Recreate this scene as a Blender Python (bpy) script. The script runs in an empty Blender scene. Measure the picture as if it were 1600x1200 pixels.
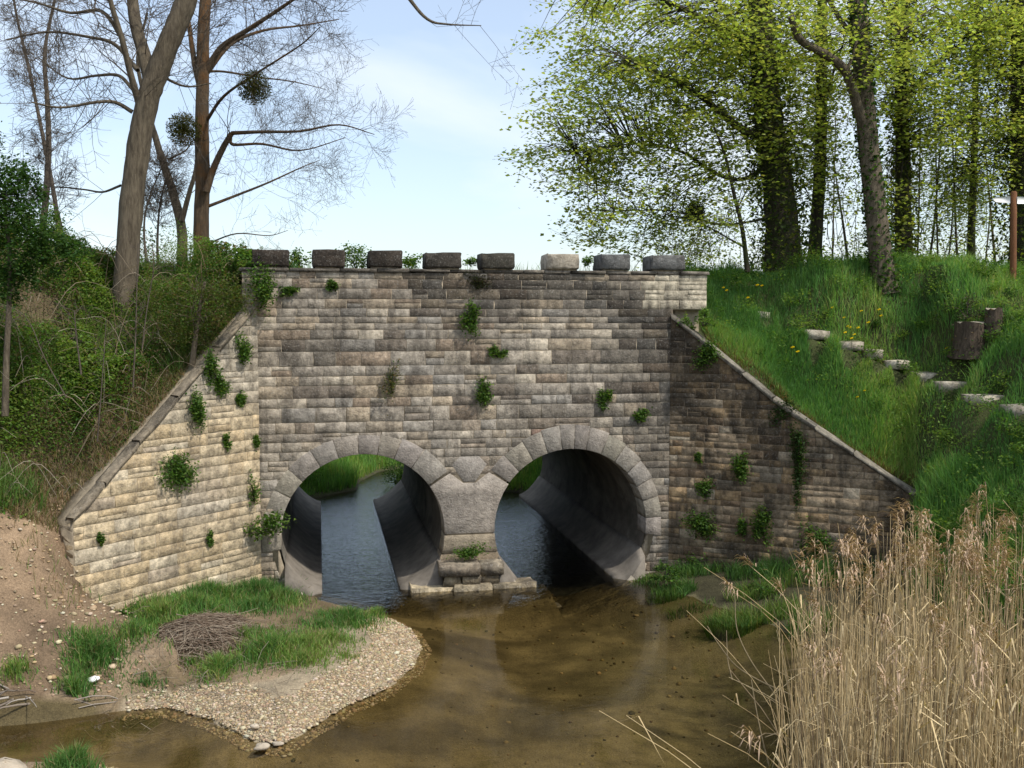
import bpy, math, random
import numpy as np
from math import radians, sin, cos, pi, sqrt, atan, hypot
random.seed(7)
rng = np.random.default_rng(11)
SC = bpy.context.scene
COL = SC.collection

# ------------------------------------------------------------------ camera, sky, sun, exposure
F = 1555.0
CAM = np.array([-2.31, -15.39, 4.2]); YAW = radians(11.0); PITCH = atan(100 / F)
cam = bpy.data.cameras.new("camera"); cam.sensor_width = 36.0; cam.lens = 36.0 * F / 1600.0
cam.clip_start = 0.1; cam.clip_end = 3000
camo = bpy.data.objects.new("camera", cam); COL.objects.link(camo)
camo.location = CAM; camo.rotation_euler = (pi / 2 - PITCH, 0, -YAW)
SC.camera = camo

SUN_DIR = np.array([0.70, -0.62, 0.0]); SUN_DIR /= np.linalg.norm(SUN_DIR); SUN_EL = radians(52)
world = bpy.data.worlds.new("World"); SC.world = world; world.use_nodes = True
wn, wl = world.node_tree.nodes, world.node_tree.links
wn.clear()
wo = wn.new("ShaderNodeOutputWorld"); bg = wn.new("ShaderNodeBackground"); sky = wn.new("ShaderNodeTexSky")
sky.sky_type = 'NISHITA'; sky.sun_disc = False; sky.sun_elevation = SUN_EL
sky.sun_rotation = math.atan2(SUN_DIR[0], SUN_DIR[1])
sky.air_density = 1.0; sky.dust_density = 1.5; sky.ozone_density = 1.5
tc = wn.new("ShaderNodeTexCoord"); mp = wn.new("ShaderNodeMapping"); mp.inputs['Scale'].default_value = (1.0, 1.0, 2.6)
mp.inputs['Location'].default_value = (3.3, 1.2, 0.4)
nz = wn.new("ShaderNodeTexNoise"); nz.inputs['Scale'].default_value = 2.6; nz.inputs['Detail'].default_value = 7; nz.inputs['Roughness'].default_value = 0.52
nz.inputs['Distortion'].default_value = 0.3
rp = wn.new("ShaderNodeValToRGB"); rp.color_ramp.elements[0].position = 0.40; rp.color_ramp.elements[1].position = 0.68
rp.color_ramp.elements[0].color = (0.30, 0.30, 0.30, 1); rp.color_ramp.elements[1].color = (0.92, 0.92, 0.92, 1)
mx = wn.new("ShaderNodeMixRGB"); mx.inputs['Color2'].default_value = (4.6, 4.9, 5.2, 1)
wl.new(tc.outputs['Generated'], mp.inputs['Vector']); wl.new(mp.outputs[0], nz.inputs['Vector']); wl.new(nz.outputs['Fac'], rp.inputs[0])
wl.new(rp.outputs[0], mx.inputs['Fac']); wl.new(sky.outputs[0], mx.inputs['Color1']); wl.new(mx.outputs[0], bg.inputs['Color'])
bg.inputs['Strength'].default_value = 0.15
wl.new(bg.outputs[0], wo.inputs['Surface'])

sun = bpy.data.lights.new("sun", 'SUN'); sun.energy = 2.7; sun.angle = radians(3.0); sun.color = (1.0, 0.94, 0.84)
suno = bpy.data.objects.new("sun", sun); COL.objects.link(suno)
from mathutils import Vector
sd = Vector((SUN_DIR[0] * cos(SUN_EL), SUN_DIR[1] * cos(SUN_EL), sin(SUN_EL)))
suno.rotation_euler = sd.to_track_quat('Z', 'Y').to_euler()
suno.location = sd * 60
vs = SC.view_settings; vs.view_transform = 'Standard'; vs.look = 'None'; vs.exposure = 0.58; vs.gamma = 1.0; vs.use_curve_mapping = False
SC.cycles.use_denoising = True
SC.cycles.max_bounces = 8; SC.cycles.transparent_max_bounces = 16; SC.cycles.caustics_reflective = False; SC.cycles.caustics_refractive = False

# ------------------------------------------------------------------ picture -> place helpers (used to read positions off the photograph)
_fw = np.array([sin(YAW) * cos(PITCH), cos(YAW) * cos(PITCH), -sin(PITCH)]); _rt = np.array([cos(YAW), -sin(YAW), 0.0]); _up = np.cross(_rt, _fw)
def ray(x, y): return _fw + _rt * (x - 800) / F - _up * (y - 600) / F
def at(x, y, depth): return CAM + ray(x, y) * depth
def on_z(x, y, z):
    d = ray(x, y); return CAM + d * ((z - CAM[2]) / d[2])
def on_plane(x, y, p, n):
    d = ray(x, y); return CAM + d * (np.dot(np.asarray(p) - CAM, n) / np.dot(d, n))
def on_face(x, y, Y=0.0): return on_plane(x, y, (0, Y, 0), np.array([0, -1.0, 0]))

# ------------------------------------------------------------------ materials
def new_mat(name):
    m = bpy.data.materials.new(name); m.use_nodes = True
    n, l = m.node_tree.nodes, m.node_tree.links
    b = n.get("Principled BSDF"); b.inputs['Specular IOR Level'].default_value = 0.25
    return m, n, l, b
def attr(n, name="tint"):
    a = n.new("ShaderNodeAttribute"); a.attribute_name = name; return a.outputs['Color']
def noise(n, l, scale, detail=5, rough=0.55, vec=None, stretch=None, dist=0.0):
    t = n.new("ShaderNodeTexNoise"); t.inputs['Scale'].default_value = scale; t.inputs['Detail'].default_value = detail
    t.inputs['Roughness'].default_value = rough; t.inputs['Distortion'].default_value = dist
    g = n.new("ShaderNodeNewGeometry").outputs['Position'] if vec is None else vec
    if stretch:
        mpn = n.new("ShaderNodeMapping"); mpn.inputs['Scale'].default_value = stretch; l.new(g, mpn.inputs[0]); g = mpn.outputs[0]
    l.new(g, t.inputs['Vector']); return t.outputs['Fac']
def ramp(n, l, fac, stops):
    r = n.new("ShaderNodeValToRGB"); e = r.color_ramp.elements
    while len(e) < len(stops): e.new(0.5)
    for i, (p, c) in enumerate(stops):
        e[i].position = p; e[i].color = (c, c, c, 1) if isinstance(c, (int, float)) else (*c, 1)
    l.new(fac, r.inputs[0]); return r.outputs[0]
def mix(n, l, kind, fac, a, b):
    m = n.new("ShaderNodeMixRGB"); m.blend_type = kind
    for k, v in (('Fac', fac), ('Color1', a), ('Color2', b)):
        if isinstance(v, (int, float)): m.inputs[k].default_value = v if k == 'Fac' else (v, v, v, 1)
        elif isinstance(v, tuple): m.inputs[k].default_value = (*v, 1)
        else: l.new(v, m.inputs[k])
    return m.outputs[0]
def bump(n, l, b, h, strength, dist=0.02):
    bp = n.new("ShaderNodeBump"); bp.inputs['Strength'].default_value = strength; bp.inputs['Distance'].default_value = dist
    l.new(h, bp.inputs['Height']); l.new(bp.outputs[0], b.inputs['Normal'])

def stone_mat(name, stain=0.6, stain_lo=0.45, speck=0.5, rough=0.9, stain_col=(0.05, 0.042, 0.035), var=0.55):
    m, n, l, b = new_mat(name)
    c = attr(n)
    f1 = noise(n, l, 9, 8, 0.65)
    c = mix(n, l, 'MULTIPLY', 1.0, c, ramp(n, l, f1, [(0.33, 1 - var), (0.5, 1.0), (0.66, 1 + var * .9)]))
    f2 = noise(n, l, 1.6, 7, 0.68, stretch=(1, 1, 0.8))
    st = ramp(n, l, f2, [(stain_lo, 0.0), (stain_lo + 0.11, stain)])
    c = mix(n, l, 'MIX', st, c, stain_col)
    f4 = noise(n, l, 1.7, 6, 0.6, stretch=(2.6, 2.6, 0.35))
    c = mix(n, l, 'MIX', ramp(n, l, f4, [(0.52, 0.0), (0.63, stain * 0.75)]), c, stain_col)
    f5 = noise(n, l, .75, 5, 0.62, stretch=(1, 1, 1.3))
    c = mix(n, l, 'MIX', ramp(n, l, f5, [(0.50, 0.0), (0.64, stain * 0.65)]), c, stain_col)
    f3 = noise(n, l, 34, 4, 0.7)
    sp = ramp(n, l, f3, [(0.56, 0.0), (0.64, speck)])
    c = mix(n, l, 'MIX', sp, c, (0.52, 0.50, 0.45))
    sp2 = ramp(n, l, noise(n, l, 22, 5, 0.7), [(0.56, 0.0), (0.64, speck * 0.9)])
    c = mix(n, l, 'MIX', sp2, c, (0.06, 0.052, 0.042))
    l.new(c, b.inputs['Base Color']); b.inputs['Roughness'].default_value = rough
    h = mix(n, l, 'ADD', 0.6, noise(n, l, 30, 6, 0.7), noise(n, l, 8, 4, 0.6))
    bump(n, l, b, h, 0.8, 0.03)
    return m
M_FACE = stone_mat("weathered_limestone", 0.62, 0.53, 0.30)
M_CREAM = stone_mat("cream_limestone", 0.50, 0.56, 0.25, stain_col=(0.16, 0.135, 0.10))
M_DARK = stone_mat("blackened_rubble", 0.80, 0.49, 0.18, stain_col=(0.035, 0.028, 0.02))
M_ARCH = stone_mat("dressed_grey_stone", 0.30, 0.57, 0.12, var=.28)
M_MERLON = stone_mat("lichened_block_stone", 0.55, 0.52, 0.16)

def simple(name, col, rough=0.9, nscale=8, var=0.4, bumpv=0.4, bscale=30, stretch=None, spec=0.25):
    m, n, l, b = new_mat(name)
    f = noise(n, l, nscale, 7, 0.65, stretch=stretch)
    c = mix(n, l, 'MULTIPLY', 1.0, col, ramp(n, l, f, [(0.25, 1 - var), (0.75, 1 + var)]))
    l.new(c, b.inputs['Base Color']); b.inputs['Roughness'].default_value = rough; b.inputs['Specular IOR Level'].default_value = spec
    bump(n, l, b, noise(n, l, bscale, 6, 0.7, stretch=stretch), bumpv, 0.02)
    return m
M_MORTAR = simple("sandy_mortar", (0.30, 0.25, 0.18), var=0.5)
M_MORTAR_D = simple("dark_mortar", (0.13, 0.105, 0.075), var=0.6)
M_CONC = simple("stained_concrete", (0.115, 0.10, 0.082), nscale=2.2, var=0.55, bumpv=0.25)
n_, l_ = M_CONC.node_tree.nodes, M_CONC.node_tree.links; b_ = n_.get("Principled BSDF"); src = b_.inputs['Base Color'].links[0].from_socket
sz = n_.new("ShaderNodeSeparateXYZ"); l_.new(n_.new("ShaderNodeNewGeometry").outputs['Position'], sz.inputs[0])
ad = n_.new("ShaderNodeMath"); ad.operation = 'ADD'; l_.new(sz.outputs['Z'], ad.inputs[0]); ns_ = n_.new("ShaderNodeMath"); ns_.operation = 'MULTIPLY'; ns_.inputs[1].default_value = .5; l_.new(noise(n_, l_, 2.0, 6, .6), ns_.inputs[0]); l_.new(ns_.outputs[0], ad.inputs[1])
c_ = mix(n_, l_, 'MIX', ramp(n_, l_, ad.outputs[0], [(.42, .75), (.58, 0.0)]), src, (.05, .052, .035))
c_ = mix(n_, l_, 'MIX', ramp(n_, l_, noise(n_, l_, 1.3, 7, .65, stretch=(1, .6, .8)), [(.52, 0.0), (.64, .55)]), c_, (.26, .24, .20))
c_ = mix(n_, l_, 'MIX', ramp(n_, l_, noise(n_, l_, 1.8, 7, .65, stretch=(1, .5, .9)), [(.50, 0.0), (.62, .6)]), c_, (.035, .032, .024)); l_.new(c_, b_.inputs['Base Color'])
M_LEDGE = simple("damp_ledge_concrete", (0.17, 0.15, 0.125), nscale=3, var=0.5)
M_SLAB = simple("worn_slab_stone", (0.33, 0.29, 0.23), nscale=4, var=0.45)
M_ROAD = simple("road_gravel", (0.16, 0.15, 0.13), nscale=5)
M_WHITE = simple("white_paint", (0.80, 0.80, 0.78), var=0.06, bumpv=0.05)
M_POST = simple("brown_wood", (0.17, 0.075, 0.035), nscale=6, stretch=(6, 6, 0.8), var=0.3)
M_ROCK = simple("pale_rock", (0.42, 0.36, 0.28), nscale=6, var=0.35)
M_LITTER = simple("white_litter", (0.85, 0.85, 0.85), var=0.05)

def bark_mat(name, c1, c2, moss=None, lo=0.5):
    m, n, l, b = new_mat(name)
    f = noise(n, l, 7, 8, 0.7, stretch=(3.0, 3.0, 0.55))
    c = ramp(n, l, f, [(0.3, c1), (0.68, c2)])
    if moss:
        c = mix(n, l, 'MIX', ramp(n, l, noise(n, l, 2.2, 6, 0.7), [(lo, 0.0), (lo + 0.14, 0.8)]), c, moss)
    l.new(c, b.inputs['Base Color']); b.inputs['Roughness'].default_value = 0.95
    bump(n, l, b, noise(n, l, 14, 8, 0.75, stretch=(3.0, 3.0, 0.5)), 0.9, 0.05)
    return m
M_BARK = bark_mat("grey_brown_bark", (0.055, 0.043, 0.030), (0.20, 0.165, 0.115))
M_BARK_O = bark_mat("orange_lichen_bark", (0.055, 0.038, 0.025), (0.17, 0.12, 0.075), (0.17, 0.085, 0.032), 0.49)
M_BARK_D = bark_mat("dark_mossy_bark", (0.022, 0.018, 0.012), (0.095, 0.078, 0.055), (0.04, 0.055, 0.015), 0.46)
M_TWIG = bark_mat("twig_bark", (0.07, 0.055, 0.042), (0.17, 0.14, 0.11))
M_STUMP = bark_mat("rotten_stump", (0.03, 0.024, 0.018), (0.14, 0.105, 0.075))

def leaf_mat(name, trans=0.5, rough=0.6, gain=1.0):
    m = bpy.data.materials.new(name); m.use_nodes = True; n, l = m.node_tree.nodes, m.node_tree.links; n.clear()
    o = n.new("ShaderNodeOutputMaterial"); c = attr(n)
    d = n.new("ShaderNodeBsdfPrincipled"); d.inputs['Roughness'].default_value = rough; d.inputs['Specular IOR Level'].default_value = 0.2
    t = n.new("ShaderNodeBsdfTranslucent"); s = n.new("ShaderNodeMixShader"); s.inputs[0].default_value = trans
    l.new(c, d.inputs['Base Color'])
    tcg = mix(n, l, 'MULTIPLY', 1.0, c, (1.5 * gain, 1.5 * gain, 0.7 * gain)); l.new(tcg, t.inputs['Color'])
    l.new(d.outputs[0], s.inputs[1]); l.new(t.outputs[0], s.inputs[2]); l.new(s.outputs[0], o.inputs[0])
    return m
M_LEAF = leaf_mat("leaf"); M_GRASS = leaf_mat("grass_blade", 0.35); M_STRAW = leaf_mat("dry_straw", 0.15, 0.8)

# ground: colour zones painted by what the soil is (attribute), with fine variation from noise
m, n, l, b = new_mat("ground_soil"); M_GROUND = m
c = attr(n)
c = mix(n, l, 'MULTIPLY', 1.0, c, ramp(n, l, noise(n, l, 3.0, 9, 0.7), [(0.28, 0.55), (0.5, 1.0), (0.74, 1.4)]))
c = mix(n, l, 'MULTIPLY', 1.0, c, ramp(n, l, noise(n, l, 45, 5, 0.7), [(0.3, 0.7), (0.7, 1.35)]))
l.new(c, b.inputs['Base Color']); b.inputs['Roughness'].default_value = 0.95
bump(n, l, b, mix(n, l, 'ADD', 0.6, noise(n, l, 5, 6, 0.7), noise(n, l, 40, 5, 0.7)), 0.8, 0.05)

# water: clear shallow water, tinted by peat, over the real bed; ripples stronger where it runs fast in the tunnels
m = bpy.data.materials.new("stream_water"); m.use_nodes = True; M_WATER = m
n, l = m.node_tree.nodes, m.node_tree.links; n.clear()
o = n.new("ShaderNodeOutputMaterial"); tr = n.new("ShaderNodeBsdfTransparent"); tr.inputs[0].default_value = (0.82, 0.77, 0.62, 1)
gl = n.new("ShaderNodeBsdfGlossy"); gl.inputs['Roughness'].default_value = 0.02
fr = n.new("ShaderNodeFresnel"); fr.inputs['IOR'].default_value = 1.4
ms = n.new("ShaderNodeMixShader")
geo = n.new("ShaderNodeNewGeometry"); sx = n.new("ShaderNodeSeparateXYZ"); l.new(geo.outputs['Position'], sx.inputs[0])
mr = n.new("ShaderNodeMapRange"); mr.inputs['From Min'].default_value = -1.6; mr.inputs['From Max'].default_value = 0.3
mr.inputs['To Min'].default_value = 0.03; mr.inputs['To Max'].default_value = 0.25; l.new(sx.outputs['Y'], mr.inputs['Value'])
mi = n.new("ShaderNodeMapRange"); mi.inputs['From Min'].default_value = -1.6; mi.inputs['From Max'].default_value = 1.0; mi.inputs['To Min'].default_value = 1.48; mi.inputs['To Max'].default_value = 1.8; l.new(sx.outputs['Y'], mi.inputs['Value']); l.new(mi.outputs[0], fr.inputs['IOR'])
h = mix(n, l, 'ADD', 0.7, noise(n, l, 3.2, 4, 0.5, stretch=(1.2, 2.0, 1), dist=0.4), noise(n, l, 13, 3, 0.5, stretch=(1, 1.8, 1)))
bp = n.new("ShaderNodeBump"); bp.inputs['Distance'].default_value = 0.05; l.new(h, bp.inputs['Height']); l.new(mr.outputs[0], bp.inputs['Strength'])
l.new(bp.outputs[0], gl.inputs['Normal']); l.new(bp.outputs[0], fr.inputs['Normal'])
l.new(fr.outputs[0], ms.inputs[0]); l.new(tr.outputs[0], ms.inputs[1]); l.new(gl.outputs[0], ms.inputs[2]); l.new(ms.outputs[0], o.inputs[0])

# ------------------------------------------------------------------ mesh helpers
class Geo:
    """collects polygons with one tint per vertex and builds ONE mesh object"""
    def __init__(s): s.v = []; s.t = []; s.loops = []; s.tot = []; s.nv = 0
    def add(s, verts, faces, tint):
        """verts (N,3); faces list of index tuples or (M,k) array; tint rgb or (N,3)"""
        verts = np.asarray(verts, float); N = len(verts)
        t = np.asarray(tint, float)
        if t.ndim == 1: t = np.broadcast_to(t, (N, 3))
        s.v.append(verts); s.t.append(t)
        if isinstance(faces, np.ndarray):
            s.loops.append((faces + s.nv).ravel()); s.tot.append(np.full(len(faces), faces.shape[1]))
        else:
            s.loops.append(np.concatenate([np.asarray(f) for f in faces]) + s.nv); s.tot.append(np.array([len(f) for f in faces]))
        s.nv += N
    def mesh(s, name, smooth=False):
        me = bpy.data.meshes.new(name)
        v = np.concatenate(s.v); lo = np.concatenate(s.loops).astype(np.int32); to = np.concatenate(s.tot).astype(np.int32); t = np.concatenate(s.t)
        me.vertices.add(len(v)); me.vertices.foreach_set("co", v.astype(np.float32).ravel())
        me.loops.add(len(lo)); me.loops.foreach_set("vertex_index", lo)
        me.polygons.add(len(to)); st = np.zeros(len(to), np.int32); st[1:] = np.cumsum(to)[:-1]
        me.polygons.foreach_set("loop_start", st); me.polygons.foreach_set("loop_total", to)
        if smooth: me.polygons.foreach_set("use_smooth", np.ones(len(to), bool))
        a = me.attributes.new("tint", 'FLOAT_COLOR', 'POINT')
        a.data.foreach_set("color", np.concatenate([t, np.ones((len(t), 1))], 1).astype(np.float32).ravel())
        me.update(calc_edges=True); return me
    def build(s, name, mat, parent=None, smooth=False):
        me = s.mesh(name, smooth); me.materials.append(mat)
        return link(name, me, parent)
def link(name, me, parent=None):
    o = bpy.data.objects.new(name, me); COL.objects.link(o)
    if parent is not None:
        o.parent = parent; o.matrix_parent_inverse = parent.matrix_world.inverted() if False else o.matrix_parent_inverse
        o.location = -Vector(parent.location) if parent.type == 'EMPTY' else (0, 0, 0)
    return o
def empty(name, loc, label, cat, group=None):
    e = bpy.data.objects.new(name, None); COL.objects.link(e); e.location = tuple(float(q) for q in loc); e.empty_display_size = 0.2
    return tag(e, label, cat, group)
def tag(o, label, cat, group=None):
    o["label"] = label; o["category"] = cat
    if group: o["group"] = group
    return o
def structure(o, label=None):
    o["kind"] = "structure"
    if label: o["label"] = label
    return o
def stuff(o, label=None, cat=None):
    o["kind"] = "stuff"
    if label: o["label"] = label
    if cat: o["category"] = cat
    return o

def tube(g, pts, rad, tint, sides=6, cap=True):
    pts = np.asarray(pts, float); n_ = len(pts); rad = np.broadcast_to(np.asarray(rad, float), (n_,))
    tan = np.gradient(pts, axis=0); tan /= np.linalg.norm(tan, axis=1)[:, None] + 1e-9
    ref = np.array([0.31, 0.27, 0.91]) if abs(tan[0][2]) < 0.8 else np.array([0.95, 0.3, 0.05])
    a = np.cross(tan, ref); a /= np.linalg.norm(a, axis=1)[:, None] + 1e-9; b_ = np.cross(tan, a)
    ang = np.arange(sides) * 2 * pi / sides
    v = pts[:, None, :] + rad[:, None, None] * (np.cos(ang)[None, :, None] * a[:, None, :] + np.sin(ang)[None, :, None] * b_[:, None, :])
    i = np.arange(n_ - 1)[:, None] * sides; j = np.arange(sides)[None, :]; k = (j + 1) % sides
    f = np.stack([i + j, i + k, i + sides + k, i + sides + j], -1).reshape(-1, 4)
    g.add(v.reshape(-1, 3), f, tint)
    if cap and sides > 3:
        g.add(v[-1], [tuple(range(sides))], tint); g.add(v[0], [tuple(range(sides))[::-1]], tint)
def smooth_path(p, k=5):
    """Catmull-Rom through points"""
    p = [np.asarray(q, float) for q in p]; p = [2 * p[0] - p[1]] + p + [2 * p[-1] - p[-2]]; out = []
    for i in range(1, len(p) - 2):
        for t in np.arange(k) / k:
            out.append(0.5 * (2 * p[i] + (p[i + 1] - p[i - 1]) * t + (2 * p[i - 1] - 5 * p[i] + 4 * p[i + 1] - p[i + 2]) * t * t + (3 * p[i] - p[i - 1] - 3 * p[i + 1] + p[i + 2]) * t ** 3))
    out.append(p[-2]); return np.array(out)
def leaves(g, pos, size, tints, up_bias=0.5, aspect=0.6, rs=None):
    """rhombic folded leaves, two triangles each"""
    rs = rs or rng; N = len(pos); size = np.broadcast_to(size, (N,))
    nrm = rs.normal(size=(N, 3)); nrm[:, 2] = np.abs(nrm[:, 2]) + up_bias * 2; nrm /= np.linalg.norm(nrm, axis=1)[:, None]
    d = rs.normal(size=(N, 3)); d -= (d * nrm).sum(1)[:, None] * nrm; d /= np.linalg.norm(d, axis=1)[:, None]
    w = np.cross(nrm, d); s_ = size[:, None]
    v = np.stack([pos - d * s_ * .5, pos + w * s_ * aspect * .5 + nrm * s_ * .1, pos + d * s_ * .5, pos - w * s_ * aspect * .5 + nrm * s_ * .1], 1).reshape(-1, 3)
    f = np.arange(N)[:, None] * 4; f = np.concatenate([f + [0, 1, 2], f + [0, 2, 3]])
    g.add(v, f, np.repeat(tints, 4, 0))
def blades(g, pos, h, w, tints, lean=0.45, curl=0.5, rs=None):
    """grass blades: a quad and a tip triangle, bent over"""
    rs = rs or rng; N = len(pos); h = np.broadcast_to(h, (N,)); w = np.broadcast_to(w, (N,))
    a = rs.uniform(0, 2 * pi, N); ln = rs.uniform(0, lean, N)
    d = np.stack([np.cos(a), np.sin(a), np.zeros(N)], 1); a2 = rs.uniform(0, 2 * pi, N); s_ = np.stack([np.cos(a2), np.sin(a2), np.zeros(N)], 1)
    up = np.array([0, 0, 1.0])
    mid = pos + up * (h * .55)[:, None] + d * (h * ln * .45)[:, None]
    tip = pos + up * (h * (1 - curl * ln * .6))[:, None] + d * (h * ln * 1.15)[:, None]
    hw = (w * .5)[:, None]
    v = np.stack([pos - s_ * hw, pos + s_ * hw, mid + s_ * hw * .8, mid - s_ * hw * .8, tip], 1).reshape(-1, 3)
    b0 = np.arange(N)[:, None] * 5
    g.add(v, np.concatenate([b0 + [0, 1, 2], b0 + [0, 2, 3], b0 + [3, 2, 4]]), np.repeat(tints, 5, 0))
def tints(N, cols, jit=0.18, rs=None):
    rs = rs or rng; cols = np.asarray(cols, float); c = cols[rs.integers(0, len(cols), N)]
    return np.clip(c * rs.uniform(1 - jit, 1 + jit, (N, 1)) * rs.uniform(1 - jit * .4, 1 + jit * .4, (N, 3)), 0, 1)
def vnoise(x, y, s, seed=0):
    """smooth value noise 0..1"""
    x = np.asarray(x) * s; y = np.asarray(y) * s
    def hsh(i, j): return np.modf(np.abs(np.sin(i * 127.1 + j * 311.7 + seed * 74.7) * 43758.5453))[0]
    i = np.floor(x); j = np.floor(y); u = x - i; v = y - j; u = u * u * (3 - 2 * u); v = v * v * (3 - 2 * v)
    return (hsh(i, j) * (1 - u) + hsh(i + 1, j) * u) * (1 - v) + (hsh(i, j + 1) * (1 - u) + hsh(i + 1, j + 1) * u) * v

# ------------------------------------------------------------------ the layout of the place
XC = 1.655; ZC = 0.88; RI = 1.265; LEN = 7.7           # two round tunnels, centred at +-XC
LW_O = np.array([-3.2, 0, 0.]); LW_U = np.array([-sin(radians(44)), -cos(radians(44)), 0]); LW_N = np.array([cos(radians(44)), -sin(radians(44)), 0]); LW_L = 3.10
RW_O = np.array([3.3, 0, 0.]); RW_U = np.array([sin(radians(55)), -cos(radians(55)), 0]); RW_N = np.array([-cos(radians(55)), -sin(radians(55)), 0]); RW_L = 3.72
def lw_top(s): return 4.46 - 0.885 * s
def rw_top(s): return np.interp(s, [0, 1.65, RW_L], [4.30, 2.98, 1.62])

class RBF:
    def __init__(s, P, lam=.25):
        P = np.array(P, float); s.p = P[:, :2]; n_ = len(P)
        K = s.phi(s.p[:, None] - s.p[None]); K[np.arange(n_), np.arange(n_)] += lam
        A = np.zeros((n_ + 3, n_ + 3)); A[:n_, :n_] = K; A[:n_, n_] = 1; A[:n_, n_ + 1:] = s.p; A[n_, :n_] = 1; A[n_ + 1:, :n_] = s.p.T
        s.w = np.linalg.solve(A, np.concatenate([P[:, 2], np.zeros(3)]))
    def phi(s, d):
        r2 = (d ** 2).sum(-1) + 1e-9; return 0.5 * r2 * np.log(r2)
    def __call__(s, x, y):
        q = np.stack([x.ravel(), y.ravel()], 1); out = np.empty(len(q))
        for i in range(0, len(q), 20000):
            out[i:i + 20000] = s.phi(q[i:i + 20000, None] - s.p[None]) @ s.w[:-3] + s.w[-3] + q[i:i + 20000] @ s.w[-2:]
        return out.reshape(x.shape)
Lp = []
for s_ in (0.0, 0.8, 1.6, 2.4, 3.0):
    for off in (0.35, 1.0):
        p = LW_O + LW_U * s_ - LW_N * off; Lp.append((p[0], p[1], lw_top(s_) - 0.10 + (off - .35) * 0.35))
for x in (-4, -6, -8, -11, -16): Lp.append((x, 0.6, 4.95)); Lp.append((x, 2.0, 4.97))
def lpx(px, py, d): q = at(px, py, d); Lp.append(tuple(q))
lpx(195, 490, 13.5); lpx(60, 560, 13.1); lpx(0, 800, 12.1); lpx(75, 800, 12.2); lpx(-250, 640, 12.4); lpx(-250, 820, 11.5)
for q in ((118, 980, .36), (60, 1070, .28), (0, 1085, .24), (-120, 1085, .24), (-300, 1085, .24)): Lp.append(tuple(on_z(*q)))
for q in ((105, 900, 12.0), (30, 950, 11.4), (-150, 950, 11.2)): lpx(*q)
HL = RBF(Lp)
Rp = []
for s_ in (0.0, 0.9, 1.8, 2.7, 3.6):
    for off in (0.35, 0.8):
        p = RW_O + RW_U * s_ - RW_N * off; Rp.append((p[0], p[1], rw_top(s_) - 0.06 + (off - .35) * 0.5))
for x, z in ((3.9, 4.85), (6, 4.95), (9, 5.0), (13, 5.1), (18, 5.1)): Rp.append((x, 1.0, z)); Rp.append((x, 2.2, z + .05))
def rpx(px, py, d): q = at(px, py, d); Rp.append(tuple(q))
rpx(1378, 437, 16.2); rpx(1518, 552, 14.4); rpx(1190, 497, 15.5); rpx(1375, 560, 14.5); rpx(1490, 608, 13.7); rpx(1600, 650, 13.0); rpx(1600, 780, 12.0)
rpx(1600, 900, 11.0); rpx(1450, 800, 13.4); rpx(1480, 870, 12.2); rpx(1700, 640, 13.0); rpx(1700, 900, 10.8)
for q in ((1430, 1010, .3), (1560, 1060, .35), (1700, 1060, .5), (1500, 1300, .3), (1900, 1300, .8)): Rp.append(tuple(on_z(*q)))
HR = RBF(Rp, .12)

def seg_poly_sd(x, y, P):
    """signed distance to a closed polygon, negative inside"""
    P = np.asarray(P, float); d2 = np.full(x.shape, 1e18); ins = np.zeros(x.shape, bool)
    for i in range(len(P)):
        a = P[i]; b_ = P[(i + 1) % len(P)]; e = b_ - a
        t = np.clip(((x - a[0]) * e[0] + (y - a[1]) * e[1]) / (e @ e), 0, 1)
        d2 = np.minimum(d2, (x - a[0] - t * e[0]) ** 2 + (y - a[1] - t * e[1]) ** 2)
        cr = ((a[1] > y) != (b_[1] > y)) & (x < (b_[0] - a[0]) * (y - a[1]) / (b_[1] - a[1] + 1e-12) + a[0]); ins ^= cr
    return np.where(ins, -np.sqrt(d2), np.sqrt(d2))
shore_px = [(-400, 1122), (-60, 1120), (0, 1117), (100, 1112), (200, 1111), (262, 1107), (330, 1126), (395, 1158), (440, 1166), (500, 1130), (540, 1105), (600, 1080), (645, 1045), (660, 1012), (643, 985), (600, 962), (545, 950), (500, 938)]
POOL = [tuple(on_z(x, y, 0)[:2]) for x, y in shore_px] + [(-2.55, 0.2), (-2.55, 1.2), (2.65, 1.2), (2.65, -0.1)]
POOL += [tuple(on_z(x, y, 0)[:2]) for x, y in [(1060, 925), (1110, 945), (1180, 965), (1250, 1000), (1300, 1060), (1330, 1120), (1340, 1200), (1350, 1300), (1200, 1420), (700, 1400), (330, 1270), (180, 1203), (95, 1192), (20, 1188), (-100, 1186), (-400, 1190)]]
UP = [(-2.6, 6.5), (2.7, 6.5), (2.5, 8.2), (0.9, 8.8), (-0.2, 9.2), (-0.45, 10.4), (0.3, 11.6), (1.6, 12.6), (3.2, 13.4), (3.0, 14.4), (0.8, 13.6), (-0.7, 12.2), (-1.3, 10.6), (-1.4, 9.4), (-2.5, 8.3)]
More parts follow.
